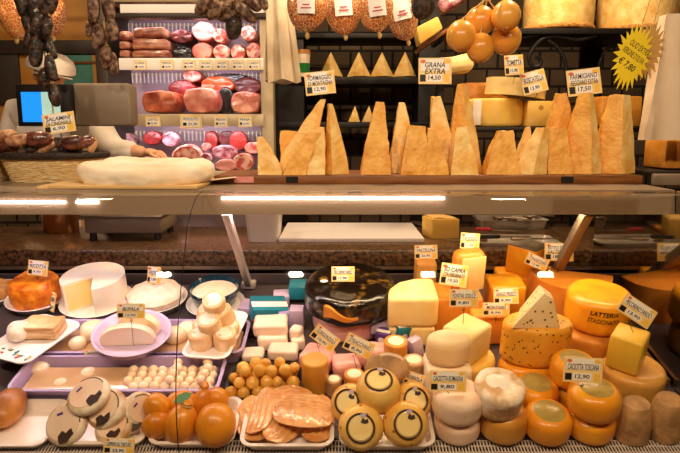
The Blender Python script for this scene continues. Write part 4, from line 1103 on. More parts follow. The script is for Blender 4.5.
# ---------------- back row left
def dplate(label, px, pyf, w, hgt, m, name='plate', cat='plate', sy=1, on=None, h=0, back=None):
    u, v, h, s = foot(px, pyf, w/2*sy*.82 if back is None else back, on, h)
    r = w*s/2
    o = thing(name, label, cat, dmat(u, v, h), lathe([(0, 0), (r*.76, 0), (r*.82, .003), (r*.97, hgt-.003), (r, hgt), (r*.985, hgt+.002), (r*.96, hgt), (r*.84, .009), (0, .009)], 48, None, 1, sy), m)
    return drec(u, v, h, .009, o, r)
pl0 = dplate('white plate cut by the left edge holding a golden pastry like cheese', -2, 308, 52, .03, plate)
u, v = pl0.u, pl0.v; crust = mat('crusty_golden', '#c8904c', '#8a5424', 20, .5, .6, 40)
thing('crusty_cheese', 'brown crusty cheese on the plate cut by the left edge', 'cheese', dmat(u, v, pl0.top), lump(wheel(.075, .05, .02), .012, 30, 2), crust)
pl1 = dplate('white plate under the baked orange ricotta', 39, 316, 62, .034, plate)
s = scl(dw(pl1.u, pl1.v, 0)); r = 24.5*s
bm = lathe([(0, 0), (r*.8, 0), (r, .02), (r*.98, .06), (r*.88, .098), (r*.75, .108), (0, .104)], 48); lump(bm, .009, 26, 1)
bric = thing('baked_ricotta', 'orange baked ricotta with a browned glossy crust on a white plate', 'ricotta', dmat(pl1.u, pl1.v, pl1.top+.002), bm, bakedRic)
pl2 = dplate('white plate under the big cut white cheese', 98, 321, 74, .03, plate)
s = scl(dw(pl2.u, pl2.v, 0)); r = 30*s; H = .13
bm = sector(r, H, math.radians(-72), math.radians(226), .016, 40)
wc_ = thing('cut_white_cheese', 'tall white cheese with a wedge cut out, on a plate at back left', 'white cheese', dmat(pl2.u, pl2.v, pl2.top+.002), bm, whiteCh)
for a in (-72, 226):
    part('cut_face', box(r*.88, .0015, H*.86, .0, c=(r*.5, 0, H*.07)), palepaste, wc_, R(a, 'Z') @ T((0, -.0008 if a > 0 else -.0012, 0)) if False else R(a, 'Z') @ T((0, (.0006 if a > 0 else -.0006), 0)))
pl3 = dplate('shallow steel rimmed bowl heaped with white ricotta', 157, 318, 64, .036, plate, 'bowl', 'bowl')
s = scl(dw(pl3.u, pl3.v, 0)); r = 29*s
bm = lathe([(0, .002), (r*.8, .002), (r*.87, .012), (r*.93, .036), (r*.8, .056), (r*.4, .075), (0, .08)], 48); lump(bm, .008, 22, 4); lump(bm, .003, 70, 4)
thing('ricotta_heap', 'heap of soft white ricotta in the bowl left of the dark teal bowl', 'ricotta', dmat(pl3.u, pl3.v, pl3.top+.008), bm, ricotta)
pl4 = dplate('white saucer under the dark teal bowl', 216, 319, 60, .022, plate, 'saucer', 'saucer')
s = scl(dw(pl4.u, pl4.v, 0)); r = 25*s
bb = thing('teal_bowl', 'dark teal glazed bowl of white cream at back left', 'bowl', dmat(pl4.u, pl4.v, pl4.top+.002), lathe([(0, 0), (r*.6, 0), (r*.82, .02), (r*.98, .075), (r, .082), (r*.97, .085), (r*.92, .075), (r*.75, .03), (0, .028)], 48), blueBowl)
bm = lathe([(0, .066), (r*.55, .066), (r*.885, .063), (r*.80, .04), (0, .035)], 40); lump(bm, .002, 40)
part('cream', bm, cream, bb)

# ---------------- foam plate, oval dish, foam tray with rolls (standing on the rims of the trays)
def rim_tray(label, px, pyf, w, pyb, H, m, name, rot=0, hb=.065, sy=None):
    u, v, s = deck(px, pyf, hb); _, v1, _ = deck(px, pyb, hb)
    d = v1-v; u = ux(px, v+d/2, hb); o = thing(name, label, 'tray', dmat(u, v+d/2, hb, rot), tray_bm(w*s, d, H, .003, .014, .006, .03), m)
    return rec(u=u, v=v+d/2, h=hb, top=hb+.004, o=o, s=s, d=d)
fa = rim_tray('white foam plate with a printed rim holding a cut layered cheese, at left', 34, 364, 58, 322, .02, foam, 'foam_plate', -20)
for i in range(14):
    a = random.uniform(-1, 1); m_ = random.choice([redM, leafM, orange, tealM])
    part('printed_motif', ball(.008, .005, .0012, 2), m_, fa.o, T((random.uniform(-.07, .07), -fa.d*.32+random.uniform(-.016, .016), .0052)) @ R(random.uniform(0, 180), 'Z'))
s = fa.s
bm = prism([(-24*s, -.02), (20*s, -.045), (26*s, .04), (-10*s, .06)], 15*s, .006); lump(subdiv(bm, 2), .006, 24, 5)
lay = mat('layered_cheese', '#f3d8ac', '#c89458', 14, .5, .4, 30, stretch=(.6, .6, 4))
thing('layered_cheese', 'cut layered cheese on the white foam plate with the printed rim', 'cheese', dmat(fa.u+.006, fa.v+.035, fa.top+.004, 8), bm, lay)
bm = ball(12*s, .05, 10*s, 3); lump(bm, .006, 24, 5)
thing('soft_cheese', 'torn soft white cheese beside the layered one on the foam plate', 'cheese', dmat(fa.u-.058, fa.v+.02, fa.top+9*s, 20), bm, ricotta)
u, v, s = deck(133, 366, .065); _, v1, _ = deck(133, 316, .065); d = (v1-v); u = ux(133, v+d/2, .065)
r = 41*s
L = []
def oval(a, b, z, n=48): return [(a*math.cos(2*PI*i/n), b*math.sin(2*PI*i/n), z) for i in range(n)]
L = [oval(r*.7, d*.36, 0), oval(r*.82, d*.42, .006), oval(r*.98, d*.49, .034), oval(r, d*.5, .036), oval(r*.93, d*.46, .034), oval(r*.8, d*.4, .01), oval(r*.7, d*.36, .008)]
od = thing('oval_dish', 'lilac oval china dish holding two cut mozzarella pieces', 'dish', dmat(u, v+d/2, .062, 28), loft(L), mat('lilac_china', '#d0c0e0', rough=.2, coat=.4))
for i, (dx, dv_, rx_, lab, a) in enumerate(((-.004, -.03, .098, 'front half of a cut mozzarella loaf on the lilac oval dish', 4), (.012, .045, .082, 'rear mozzarella loaf on the lilac oval dish', -8))):
    bm = ball(rx_, .048, .055, 4)
    bmesh.ops.bisect_plane(bm, geom=list(bm.verts)+list(bm.edges)+list(bm.faces), plane_co=(0, -.016, 0), plane_no=(0, -1, -0.0), clear_outer=True)
    bmesh.ops.holes_fill(bm, edges=[e for e in bm.edges if e.is_boundary], sides=0)
    for q in bm.verts: q.co.z = max(q.co.z, -.02)
    thing('cut_mozzarella', lab, 'mozzarella', dmat(u+dx, v+d/2+dv_, .072+.02, a), bm, mozz)
ft = rim_tray('white foam tray of short white cheese rolls in the middle left', 217, 362, 46, 316, .022, foam, 'foam_tray', -6)
s = ft.s; rg = 'white cheese rolls on the foam tray'
caprino = mat('caprino_roll', '#f4d8b0', '#e0b07c', 16, .5, .35, 40, sss=.15)
rr_ = 11.6*s; hh = 17*s
tops = [(-12, -.055, 0), (12, -.055, 0), (-13, .005, 0), (12, .005, 0), (-1, .045, 0), (-3, -.028, 1), (10, .02, 1), (-11, .03, 1), (0, .02, 2)]
nm = ['front left bottom', 'front right bottom', 'left side bottom', 'right side bottom', 'rear bottom', 'front upper', 'right upper', 'left upper', 'topmost']
for (dx, dv_, lv), n_ in zip(tops, nm):
    o = thing('cheese_roll', n_+' roll of the white cheese pile on the foam tray', 'cheese roll', dmat(ft.u+dx*s, ft.v+dv_, ft.top+lv*hh*.9, random.uniform(0, 360), random.uniform(8, 26) if lv else 6, random.uniform(-20, 20) if lv else random.uniform(-5, 5)), lump(wheel(rr_, hh, .006, .03, 28), .003, 40, dx), caprino, rg)
    part('pale_top', lathe([(0, hh+.0015), (rr_*.7, hh+.0012), (rr_*.75, hh-.001), (0, hh-.002)], 24), whiteCh, o)

# ---------------- front left: loaf, truffle cheeses, scamorza, slices
loafM = mat('brown_loaf_cheese', '#d08838', '#8c4c1c', 10, .45, .3, 30, coat=.2)
u, v, s = deck(2, 424, .02)
thing('loaf_cheese', 'brown loaf shaped smoked cheese on the white tray at the left edge', 'cheese', dmat(u, v+.04, .006+14*s, 0), lump(ball(17*s, .075, 15*s, 3), .006, 20), loafM)
def truffle(px, py, h, w, th, rx, rz, lab, ry=0):
    h += .012
    u, v, s = deck(px, py, h); r = w*s/2; H = th*s
    bm = wheel(r, H, H*.42, .02, 44); 
    for q in bm.verts: q.co.z -= H/2
    o = thing('truffle_cheese', lab, 'truffle cheese', dmat(u, v, h) @ R(rz, 'Z') @ R(rx, 'X') @ R(ry, 'Y'), bm, mould, 'truffle patched cheeses in the front left tray')
    part('white_label', lathe([(0, H/2+.001), (r*.8, H/2+.001), (r*.83, H/2-.002), (0, H/2-.002)], 40), pinkCh, o)
    part('dark_rim_ring', tube([(r*.84*math.cos(a*PI/14), r*.84*math.sin(a*PI/14), H/2) for a in range(1, 9)], .0016, 6), blackTag, o)
    part('truffle_patch', lump(subdiv(prism([(-r*.4, -r*.2), (-r*.05, -r*.34), (r*.36, -r*.22), (r*.42, r*.05), (r*.1, r*.02), (r*.02, r*.24), (-r*.3, r*.2)], .002)), .004, 70, px), blackTag, o, T((r*.3, -r*.5, H/2+.0006)) @ R(25+px % 40, 'Z'))
    part('violet_print', box(r*.3, r*.12, .0008, c=(0, 0, 0)), purpleInk, o, T((-r*.3, r*.36, H/2+.0012)) @ R(30, 'Z'))
truffle(67, 424, .05, 42, 14, 42, -14, 'truffle cheese standing at the front left corner of its tray, label towards the customer')
truffle(107, 409, .075, 40, 16, 36, -22, 'truffle cheese in the centre of the pile, label tipped forward')
truffle(89, 396, .115, 42, 12, 12, 25, 'topmost truffle cheese lying flat across the pile', ry=-16)
truffle(128, 416, .04, 36, 14, 50, 18, 'truffle cheese low on the right side of the pile')
truffle(140, 408, .06, 32, 13, 62, 40, 'truffle cheese leaning at the right rear of the pile')
truffle(114, 428, .028, 36, 14, 20, -10, 'truffle cheese at the bottom front of the pile, behind the tag')
scam = mat('smoked_scamorza', '#e4961e', '#c47412', 9, .36, .1, 40, sss=.1, coat=.2)
def pear(px, py, h, w, L, rx, rz, lab, ry=0, neck=True):
    u, v, s = deck(px, py, h); h = max(h, w*s/2+.009); u, v, s = deck(px, py, h); r = w*s/2; Lm = L*s
    prof = [(0, -Lm*.5)]
    for i in range(1, 18):
        t = i/18; a = -PI/2+PI*t
        k = math.cos(a)*(1 if t < .5 or not neck else 1-.5*max(0, (t-.5))*2*.55)
        prof.append((r*max(k, .03), Lm*.5*math.sin(a)))
    if neck: prof += [(r*.3, Lm*.5), (r*.36, Lm*.56), (r*.2, Lm*.64), (0, Lm*.66)]
    else: prof.append((0, Lm*.5))
    o = thing('scamorza_cheese', lab, 'scamorza', dmat(u, v, h) @ R(rz, 'Z') @ R(rx, 'X') @ R(ry, 'Y'), lump(lathe(prof, 32), .003, 18, px), scam, 'smoked scamorza in the front tray')
    if neck: part('twine_tie', tube([(r*.33*math.cos(a*PI/8), r*.33*math.sin(a*PI/8), Lm*.5) for a in range(17)], .002, 6), rope, o)
    return o
pear(157, 425, .03, 30, 24, 90, 20, 'lower scamorza of the two stacked at the left of the tray', neck=False)
pear(157, 407, .085, 27, 30, 15, 0, 'upper scamorza of the two stacked at the left of the tray', neck=False)
pear(181, 402, .07, 22, 32, 80, -60, 'scamorza lying across the back, behind the green leaf', neck=False)
pear(181, 424, .055, 35, 44, -14, 0, 'pear shaped scamorza in front with its neck tipped back', ry=18)
pear(216, 425, .054, 41, 44, -24, 0, 'largest round scamorza at the front right of the tray', neck=False)
pear(202, 405, .06, 22, 36, -20, 0, 'pointed scamorza behind the two front ones', ry=10)
pear(217, 400, .055, 24, 28, 10, 0, 'egg shaped scamorza at the back right of the tray', neck=False)
u, v, s = deck(189, 405, .075)
lf = prism([(-.028, 0), (-.01, .014), (.012, .012), (.03, 0), (.012, -.012), (-.01, -.014)], .002)
thing('green_leaf', 'small green plastic leaf among the smoked scamorza', 'leaf', dmat(u+.0, v-.05, .142, 30, 35), lf, leafM)
# golden balls
goldBall = mat('smoked_bocconcini', '#f0bc5a', '#cc9438', 8, .3, .1, 40, sss=.1, coat=.2)
gb = None; rb = .0205; pts = []
for lv in range(3):
    v = tH.v0+.028+lv*.02; row = 0
    while v < tH.v1-.02-lv*.012:
        u = tH.u0+.03+lv*.022+(rb if row % 2 else 0)
        while u < tH.u1-.024-lv*.012:
            pts.append((u+random.uniform(-.007, .007), v+random.uniform(-.006, .006), .006+rb+lv*rb*1.5+random.uniform(0, .004))); u += rb*2.1
        v += rb*1.85; row += 1
for u, v, h in pts:
    if gb is None: gb = mesh_of(lump(ball(rb, rb, rb*1.04, 3), .0015, 50), goldBall)
    k = random.uniform(.88, 1.08)
    o = link('smoked_cheese_ball', gb, None, dmat(u, v, h, random.uniform(0, 360), random.uniform(-40, 40)) @ Matrix.Diagonal((k, k, k*random.uniform(.95, 1.2), 1)))
    tag(o, 'small golden smoked cheese ball in the heap on the dark tray', 'cheese ball', 'golden smoked cheese balls')
# leaf shaped slices
sliceM = mat('thin_slices', '#eeb878', '#d8924e', 8, .25, .7, 30, coat=.8, stretch=(1, 4, 1), sss=.1)
def leafslice(px, py, h, w, L, rz, rx, ry, lab):
    u, v, s = deck(px, py, h); a, b = w*s/2, L*s/2; L_ = []
    bm = nb(); nx, ny = 22, 28; top = {}; 
    def P(i, j, dz):
        y = -1+2*j/ny; ww = (max(0, 1-abs(y)**2.4))**.6*.98+.02; x = (-1+2*i/nx)*ww
        z = .010*(1-x*x)+.004*math.sin(x*16+3*y)*(1-abs(y))+.012*y*y
        return (x*a, y*b, z+dz)
    A = [[bm.verts.new(P(i, j, .004)) for i in range(nx+1)] for j in range(ny+1)]
    B = [[bm.verts.new(P(i, j, 0)) for i in range(nx+1)] for j in range(ny+1)]
    for j in range(ny):
        for i in range(nx):
            bm.faces.new((A[j][i], A[j][i+1], A[j+1][i+1], A[j+1][i])); bm.faces.new((B[j][i], B[j+1][i], B[j+1][i+1], B[j][i+1]))
        bm.faces.new((A[j][0], A[j+1][0], B[j+1][0], B[j][0])); bm.faces.new((A[j][nx], B[j][nx], B[j+1][nx], A[j+1][nx]))
    for i in range(nx):
        bm.faces.new((A[0][i], B[0][i], B[0][i+1], A[0][i+1])); bm.faces.new((A[ny][i], A[ny][i+1], B[ny][i+1], B[ny][i]))
    h += .004; thing('cheese_slice', lab, 'cheese slice', dmat(u, v, h) @ R(rz, 'Z') @ R(rx, 'X') @ R(ry, 'Y'), bm, sliceM, 'leaf shaped slices in the front tray')
leafslice(254, 424, .012, 36, 62, 12, 4, 6, 'leaf shaped slice along the left side of its tray')
leafslice(262, 416, .03, 28, 62, -8, 6, -14, 'curled leaf shaped slice with a pointed upper tip, left of centre')
leafslice(284, 428, .024, 34, 56, -30, 3, 8, 'leaf shaped slice lying in the middle of the tray')
leafslice(318, 424, .014, 34, 64, -6, 4, 4, 'leaf shaped slice along the right side of its tray')
leafslice(304, 416, .048, 62, 44, -8, 8, 0, 'largest shiny ribbed slice lying on top at the right of the tray')
leafslice(290, 402, .034, 52, 28, 10, 8, 6, 'leaf shaped slice across the back of the tray')
# standing cylinder and pieces behind the slices
cyl = dround('cheese_cylinder', 'upright ochre cylinder cheese behind the tray of slices', 'cheese', 315.5, 398, 27, 34, mat('ochre_cheese', '#dca040', '#c8882c', 8, .4, .1, 40), rnd=.008)

# ---------------- ring marked cheeses
eyeM = mat('ring_cheese_rind', '#f4cc72', '#e2ac4a', 10, .35, .1, 40, spots=('#a86418', 30, .16), sss=.08, coat=.2)
def eye(px, py, h, w, th, rx, rz, lab, m=eyeM, ring=True, ry=0):
    h += .018; u, v, s = deck(px, py, h); r = w*s/2; H = th*s
    bm = wheel(r, H, H*.48, .05, 44)
    for q in bm.verts: q.co.z -= H/2
    o = thing('ring_marked_cheese', lab, 'cheese', dmat(u, v, h) @ R(rz, 'Z') @ R(rx, 'X') @ R(ry, 'Y'), bm, m, 'ring marked golden cheeses')
    if ring:
        part('centre_label', lathe([(0, H/2+.0015), (r*.52, H/2+.0012), (r*.55, H/2-.003), (0, H/2-.003)], 36), palepaste, o)
        part('dark_ring', tube([(r*.62*math.cos(a*PI/16), r*.62*math.sin(a*PI/16), H/2-.0005) for a in range(33)], .0031, 8), blackTag, o)
        part('dark_mark', lump(prism([(-r*.2, -r*.1), (r*.02, -r*.2), (r*.24, -r*.12), (r*.2, r*.1), (r*.05, r*.04), (-r*.1, r*.16)], .002), .003, 60, px), blackTag, o, T((r*.16, r*.34, H/2+.0012)) @ Matrix.Scale(.8, 4))
        part('violet_print', box(r*.26, r*.16, .0008), lilacM, o, T((r*.1, r*.56, H/2+.0022)) @ R(14, 'Z'))
    return o
eye(361, 427, .055, 43, 34, 52, -4, 'ring marked cheese at the front left of its tray')
eye(405, 424, .055, 43, 34, 50, 6, 'ring marked cheese at the front right of its tray')
eye(351, 404, .075, 38, 30, 45, -25, 'ring marked cheese at the back left, mostly hidden by the one above')
eye(411, 402, .075, 38, 30, 45, 18, 'ring marked cheese at the back right, mostly hidden')
eye(378, 391, .125, 42, 36, 14, 0, 'topmost ring marked cheese of the golden pile')
bm = wheel(1, 1, .3, .02, 40); u, v, s = deck(387, 368, .17)
for q in bm.verts: q.co = Vector((q.co.x*22*s, q.co.y*15*s, (q.co.z-.5)*17*s))
o = thing('brown_oval_cheese', 'flat brown oval cheese lying on top of the ring marked pile', 'cheese', dmat(u, v, .17) @ R(38, 'X') @ R(6, 'Y'), bm, greyRind)
part('pink_band', tube([(17*s*math.cos(a*PI/12), 11*s*math.sin(a*PI/12), 8.6*s) for a in range(2, 9)], .005, 6), pinkCh, o)

# ---------------- black waxed wheel on its pink wrapping
pk = dround('wrapped_cheese_drum', 'pink paper wrapped drum under the black waxed wheel', 'wrapped cheese', 350, 340, 78, 19, pinkPaper, rnd=.02, back=30)
bw_ = dround('black_waxed_cheese', 'large black waxed cheese wheel with gold flecks and an orange patch', 'cheese wheel', 350, 0, 88, 26, blackWax, on=pk, rnd=.03, bulge=.02, rough=.008, seed=4, dv=.0)
def side_patch(r_, H_, a0, a1, z0, z1, bul, n=14):
    f = lambda a, z, o_: ((r_*(1+bul*math.sin(PI*z/H_))+o_)*math.cos(a), (r_*(1+bul*math.sin(PI*z/H_))+o_)*math.sin(a), z)
    A = []
    for i in range(n+1):
        t = i/n; a = math.radians(a0+(a1-a0)*t); lo_, hi_ = z0+.006*math.sin(t*7), z1+.012*math.sin(t*5+1)-.02*t
        A.append([f(a, lo_, -.004), f(a, hi_, -.004), f(a, hi_, .012), f(a, lo_, .012)])
    return loft(A)
part('orange_patch', side_patch(bw_.r, bw_.H, -122, -82, bw_.H*.42, bw_.H*.74, .02), amber, bw_.o)
part('painted_highlight', ball(.016, .011, .002, 2), whiteM, bw_.o, T((-.1, -.01, bw_.H+.004)))  # white oval laid on the wax as a painted highlight
# smaller pink wrapped things in front of it
def wrapped(px, py, rx_, ry_, dz, lab, m=pinkPaper, rot=0, name='wrapped_cheese', h=.03):
    u, v, s = deck(px, py, h); bm = box(2*rx_*s, 1.4*ry_*s, 2*dz*s, .02, 3); lump(subdiv(bm, 2), .008, 16, px)
    for q in bm.verts: q.co.z = max(q.co.z, 0)
    return thing(name, lab, 'wrapped cheese', dmat(u, v, .002, rot), bm, m)
wrapped(318, 362, 16, 20, 11, 'pale pink paper parcel at the foot of the black wheel, left of the dark tags', rot=-20)
wrapped(345, 368, 14, 18, 10, 'pink transparent wrapped parcel between the two dark tags', rot=12)
wrapped(374, 356, 18, 16, 10, 'pink wrapped parcel at the right foot of the black wheel', rot=-6)
# white and teal cartons behind the golden balls
def carton(px, py, w, hs, dep, m, lab, rz=0, rx=0, band=None, h=0, name='carton', cat='carton', ry=0):
    u, v, s = deck(px, py, h); W = w*s; H = hs*s
    o = thing(name, lab, cat, dmat(u, v+dep/2, h, rz, rx, ry), (box(W, dep, H, .004) if name != 'wrapped_pack' else lump(subdiv(box(W, dep, H, .013, 3), 1), .004, 26, px)), m)
    if band:
        part('white_band', box(W*1.004, dep*.35, .001, c=(0, -dep*.12, H)), band, o)
        part('front_logo', ball(W*.24, .001, H*.22, 3), band, o, T((-W*.05, -dep/2-.0005, H*.45)))
    return o
carton(266, 325, 36, 18, .11, tealM, 'teal carton with white bands leaning behind the foam packs', 14, 0, whiteM, .0, ry=8)
carton(299, 300, 20, 14, .08, tealM, 'plain teal carton at the back beside the black wheel', 0, 0, None, .02)
carton(281, 306, 16, 10, .07, lilacM, 'dull lilac carton between the two teal cartons', 5)
carton(297, 330, 14, 22, .05, lilacM, 'upright lilac carton left of the black wheel', -4)
carton(284, 326, 11, 14, .05, purple, 'violet carton behind the foam packs', 8)
carton(252, 316, 26, 8, .08, lilacM, 'flat lilac carton beside the saucer', -12)
carton(262, 336, 17, 12, .06, redM, 'small dark red packet left of the foam packs', 20, 0, None, 0, 'packet', 'packet')
carton(250, 338, 15, 12, .05, darkRim, 'dark packet with a green corner beside the foam tray', -15, 0, None, 0, 'packet', 'packet')
strac = mat('white_wrapped_pack', '#f8e8dc', '#f0d4c4', 6, .3, .2, 30, coat=.4)
for px, py, w, hs, dep, rz, h, lab in ((272, 352, 30, 16, .09, 6, .0, 'white wrapped pack in front of the teal carton'), (283, 362, 30, 12, .07, -3, .0, 'lower front white wrapped pack above the golden balls'), (252, 364, 22, 10, .06, 2, .0, 'small white wrapped pack at the left of the group'),
                                     (270, 338, 34, 14, .09, 3, .045, 'upper white wrapped pack on the others'), (297, 352, 14, 14, .07, 12, .0, 'white wrapped pack standing at the right of the group'), (296, 342, 12, 14, .05, -20, .03, 'slim white wrapped pack leaning near the black wheel')):
    carton(px, py, w, hs, dep, strac, lab, rz, 0, None, h, 'wrapped_pack', 'wrapped pack')
# small jars and cylinders around the ring cheeses
c1_ = dround('small_cylinder_cheese', 'small round cheese with a pale top between the cylinder and the ring cheeses', 'cheese', 354, 398, 21, 20, amber, rnd=.006, top=cream)
c2_ = dround('ridged_tartlet', 'tiny ridged brown cheese with a white top right of the ochre cylinder', 'cheese', 334, 398, 16, 16, greyRind, rnd=.004, top=whiteCh)
c3_ = dround('small_cylinder_cheese', 'pale topped small cylinder cheese behind the brown oval cheese', 'cheese', 395, 366, 24, 20, amber, rnd=.006, top=cream, h=.03)
c4_ = dround('small_cylinder_cheese', 'small brown cylinder cheese right of the brown oval one', 'cheese', 413, 386, 22, 22, greyRind, rnd=.006, top=cream, h=.01)
carton(400, 344, 16, 18, .05, tealM, 'crumpled teal and white packet under the pale quarter cheese', 25, 0, whiteM, .02, 'packet', 'packet', ry=12)
carton(384, 346, 14, 14, .05, purpleInk, 'violet packet beside the crumpled teal one', -20, 0, whiteM, .02, 'packet', 'packet')
carton(418, 358, 12, 20, .04, lilacM, 'lilac printed packet squeezed left of the pale blocks', 30, 0, None, .0, 'packet', 'packet', ry=-14)
carton(380, 334, 22, 10, .06, lilacM, 'pale lilac packet at the right foot of the black wheel', 10, 0, None, .04, 'packet', 'packet')

# ---------------- right half: back row
q0 = dblock('cheese_block', 'tall narrow pale orange block at the back, right of the black wheel', 'cheese block', 425, 300, 20, 36, .09, mat('pale_orange_paste', '#f0b060', '#e8a24c', 8, .45, .06, 40))
qb = dblock('cheese_block', 'lower cream block carrying the pale quarter cheese', 'cheese block', 411, 347, 46, 20, .16, palepaste, bev=.012)
qa = dblock('quarter_cheese', 'pale quarter cheese with a rounded top edge, right of the black wheel', 'cheese block', 410, 0, 49, 30, .17, palepaste, on=qb, bev=.02, poly=[(-.5, -.5), (.5, -.5), (.5, .5), (.1, .48), (-.25, .3), (-.46, 0)])
b1_ = dblock('cheese_block', 'orange block behind the square cream cheese, centre right', 'cheese block', 457, 336, 46, 38, .14, orange, bev=.01)
u, v, s = deck(467, 300, .06); r = 17*s
hw = thing('upright_half_cheese', 'upright pale half wheel with an orange rind behind the orange block', 'cheese half wheel', dmat(ux(467, b1_.v, b1_.top), b1_.v+.02, b1_.top+.001, 14), box(30*s, .075, 40*s, .03, 5), amber)
part('cut_face', box(24*s, .004, 34*s, .0018, 2, c=(1*s, -.0375, 2*s)), palepaste, hw)
b2_ = dblock('cheese_block', 'dark golden block behind the peppercorn wedge with a tag on its front', 'cheese block', 505, 322, 36, 36, .12, gold, bev=.014)
b3_ = dblock('cheese_block', 'low orange block in front of the dark golden one', 'cheese block', 487, 345, 34, 30, .08, orange, bev=.01)
b4_ = dblock('cheese_block', 'wide orange block under the grey topped one at the back', 'cheese block', 529, 300, 62, 22, .12, gold, bev=.012)
b5_ = dblock('grey_topped_block', 'orange cheese block with a grey mouldy top at the back right', 'cheese block', 525, 0, 40, 26, .13, gold, on=b4_, bev=.006, poly=[(-.5, .1), (.08, -.5), (.5, -.05), (.1, .5)])
part('grey_rind', prism([(x*b5_.r*1.94, y*.126) for x, y in [(-.5, .1), (.08, -.5), (.5, -.05), (.1, .5)]], .008, .002), greyTop, b5_.o, T((0, 0, b5_.H-.002)))
# big orange half wheel lying at the back
u, v, s = deck(562, 312, 0); r = 40*s
bm = sector(r, .15, math.radians(165), math.radians(345), .022, 30)
oh = thing('orange_half_cheese', 'large deep orange half wheel at the back right', 'cheese half wheel', dmat(ux(566, v+.06, 0), v+.075, 0, 0), bm, orange)
oh_top = rec(Y=dw(0, v+.1, .15).y, z=dw(0, v+.1, .15).z)
# printed wheel on another
w2 = dround('round_cheese', 'rough golden wheel under the wheel printed with dark writing', 'cheese wheel', 588, 366, 64, 28, amber, rnd=.02, back=26, rough=.003)
w1 = dround('printed_cheese', 'orange wheel with dark writing printed on its side, upper one of two', 'cheese wheel', 595, 0, 62, 32, gold, on=w2, rnd=.028, rough=.002, dv=.02)
for txt, z, w_ in (('LATTERIA', .74, .085), ('STAGIONATO', .52, .095)):
    me, x0, x1, y0, y1 = text_mesh(txt, .15); me2 = me.copy(); me2.materials.clear(); me2.materials.append(blackM)
    hgt = .018; k = w_*1.1/(x1-x0)
    for q in me2.vertices:
        th = -PI/2+((q.co.x-(x0+x1)/2)*k)/w1.r-.22; rad = w1.r+.001+q.co.z*.02
        z_ = w1.H*z+(q.co.y-y0)/(y1-y0)*hgt-.008
        q.co = Vector((rad*math.cos(th), rad*math.sin(th), z_))
    link('printed_writing', me2, w1.o)
# peppercorn cheese: plain wheel, half wheel, wedge on top
p3 = dround('golden_cheese', 'plain golden wheel under the peppercorn half wheel', 'cheese wheel', 531, 392, 70, 20, gold, rnd=.03, sy=.7, back=24)
p2_ = dround('peppercorn_half_cheese', 'golden half wheel dotted with peppercorns, centre right', 'cheese half wheel', 533, 0, 68, 39, pepper, on=p3, rnd=.02, sy=.62, dv=.01)
s = scl(dw(p2_.u, p2_.v, p2_.top))
bm = loft([[(-25*s, -.07, 0), (23*s, -.05, 0), (25*s, .05, 0), (-10*s, .06, 0)], [(3*s, -.05, 38*s), (13*s, -.045, 31*s), (15*s, .02, 27*s), (2*s, .02, 36*s)]])
bmesh.ops.recalc_face_normals(bm, faces=bm.faces)
bmesh.ops.bevel(bm, geom=list(bm.edges), offset=.004, segments=2, profile=.5, affect='EDGES')
pw_ = thing('peppercorn_wedge', 'pale peppercorn wedge standing point up on the peppercorn half wheel', 'cheese wedge', dmat(ux(534, p2_.v, p2_.top), p2_.v+.01, p2_.top, -6), bm, pepperPale)
# square cream cheese on a round one
s2 = dround('cream_cheese', 'pale golden wheel under the square cream cheese', 'cheese wheel', 466, 392, 54, 28, paste, rnd=.02, back=22)
s1 = dblock('square_cheese', 'square cream cheese with a corner towards the customer, centre right', 'cheese block', 465, 0, 38, 30, .115, palepaste, on=s2, bev=.012, rz=45, poly=[(-.5, -.5), (.5, -.5), (.5, .5), (-.5, .5)])
# pale half moon on block
k2 = dblock('cheese_block', 'cream block under the pale half moon cheese, behind the pinkish stack', 'cheese block', 448, 402, 45, 34, .11, cream, bev=.012)
k1 = dround('half_moon_cheese', 'smooth pale half moon cheese on the cream block', 'cheese', 447, 0, 44, 26, mat('beige_smooth_rind', '#f2d8ac', '#e8c894', 8, .4, .06, 40, sss=.1), on=k2, rnd=.025, sy=.72)
# pinkish stack
l2_ = dround('pinkish_cheese', 'lower pinkish white cheese of the stack at the front centre', 'cheese', 456, 449, 46, 22, pinkCh, rnd=.02, bulge=.03)
l1_ = dround('pinkish_cheese', 'upper pinkish white cheese of the stack at the front centre, pinned by a tag', 'cheese', 456.5, 0, 49, 28, pinkCh, on=l2_, rnd=.026, bulge=.03, rough=.002)
# caciotta stacks
cg = 'golden round cheeses with flat waxed tops'
m1 = dround('golden_caciotta', 'golden caciotta under the bloomy white one, front row', 'cheese', 501, 449, 46, 30, mat('honey_rind', '#e0a848', '#c8862c', 10, .4, .12, 40, sss=.1, coat=.2), rnd=.025, bulge=.06, group=cg, top=goldtop)
m2_ = dround('bloomy_cheese', 'round white bloomy cheese with a broken brown rind, tilted on the honey coloured one', 'cheese', 495, 0, 50, 27, mould, on=m1, rnd=.018, rx=10, ry=3, rough=.003, dv=.012)
part('torn_white_skin', lump(ball(.038, .03, .003, 3), .004, 40, 2), whiteCh, m2_.o, T((-.006, .006, m2_.H)))
n2 = dround('golden_caciotta', 'bright golden caciotta behind the front row, right of the bloomy cheese', 'cheese', 533, 421, 44, 28, gold, rnd=.025, bulge=.07, group=cg, top=goldtop)
n1 = dround('golden_caciotta', 'golden caciotta tipped forward in the front row, fourth from the right', 'cheese', 545, 449, 45, 28, gold, rnd=.025, bulge=.07, group=cg, top=goldtop, h=.006, rx=4)
o2 = dround('golden_caciotta', 'lower golden caciotta of the front row stack with the dark tag', 'cheese', 588, 449, 46, 24, gold, rnd=.022, bulge=.06, group=cg)
o1 = dround('golden_caciotta', 'upper golden caciotta of the front row stack with the dark tag', 'cheese', 591, 0, 47, 28, gold, on=o2, rnd=.026, bulge=.08, group=cg, top=goldtop, dv=.0)
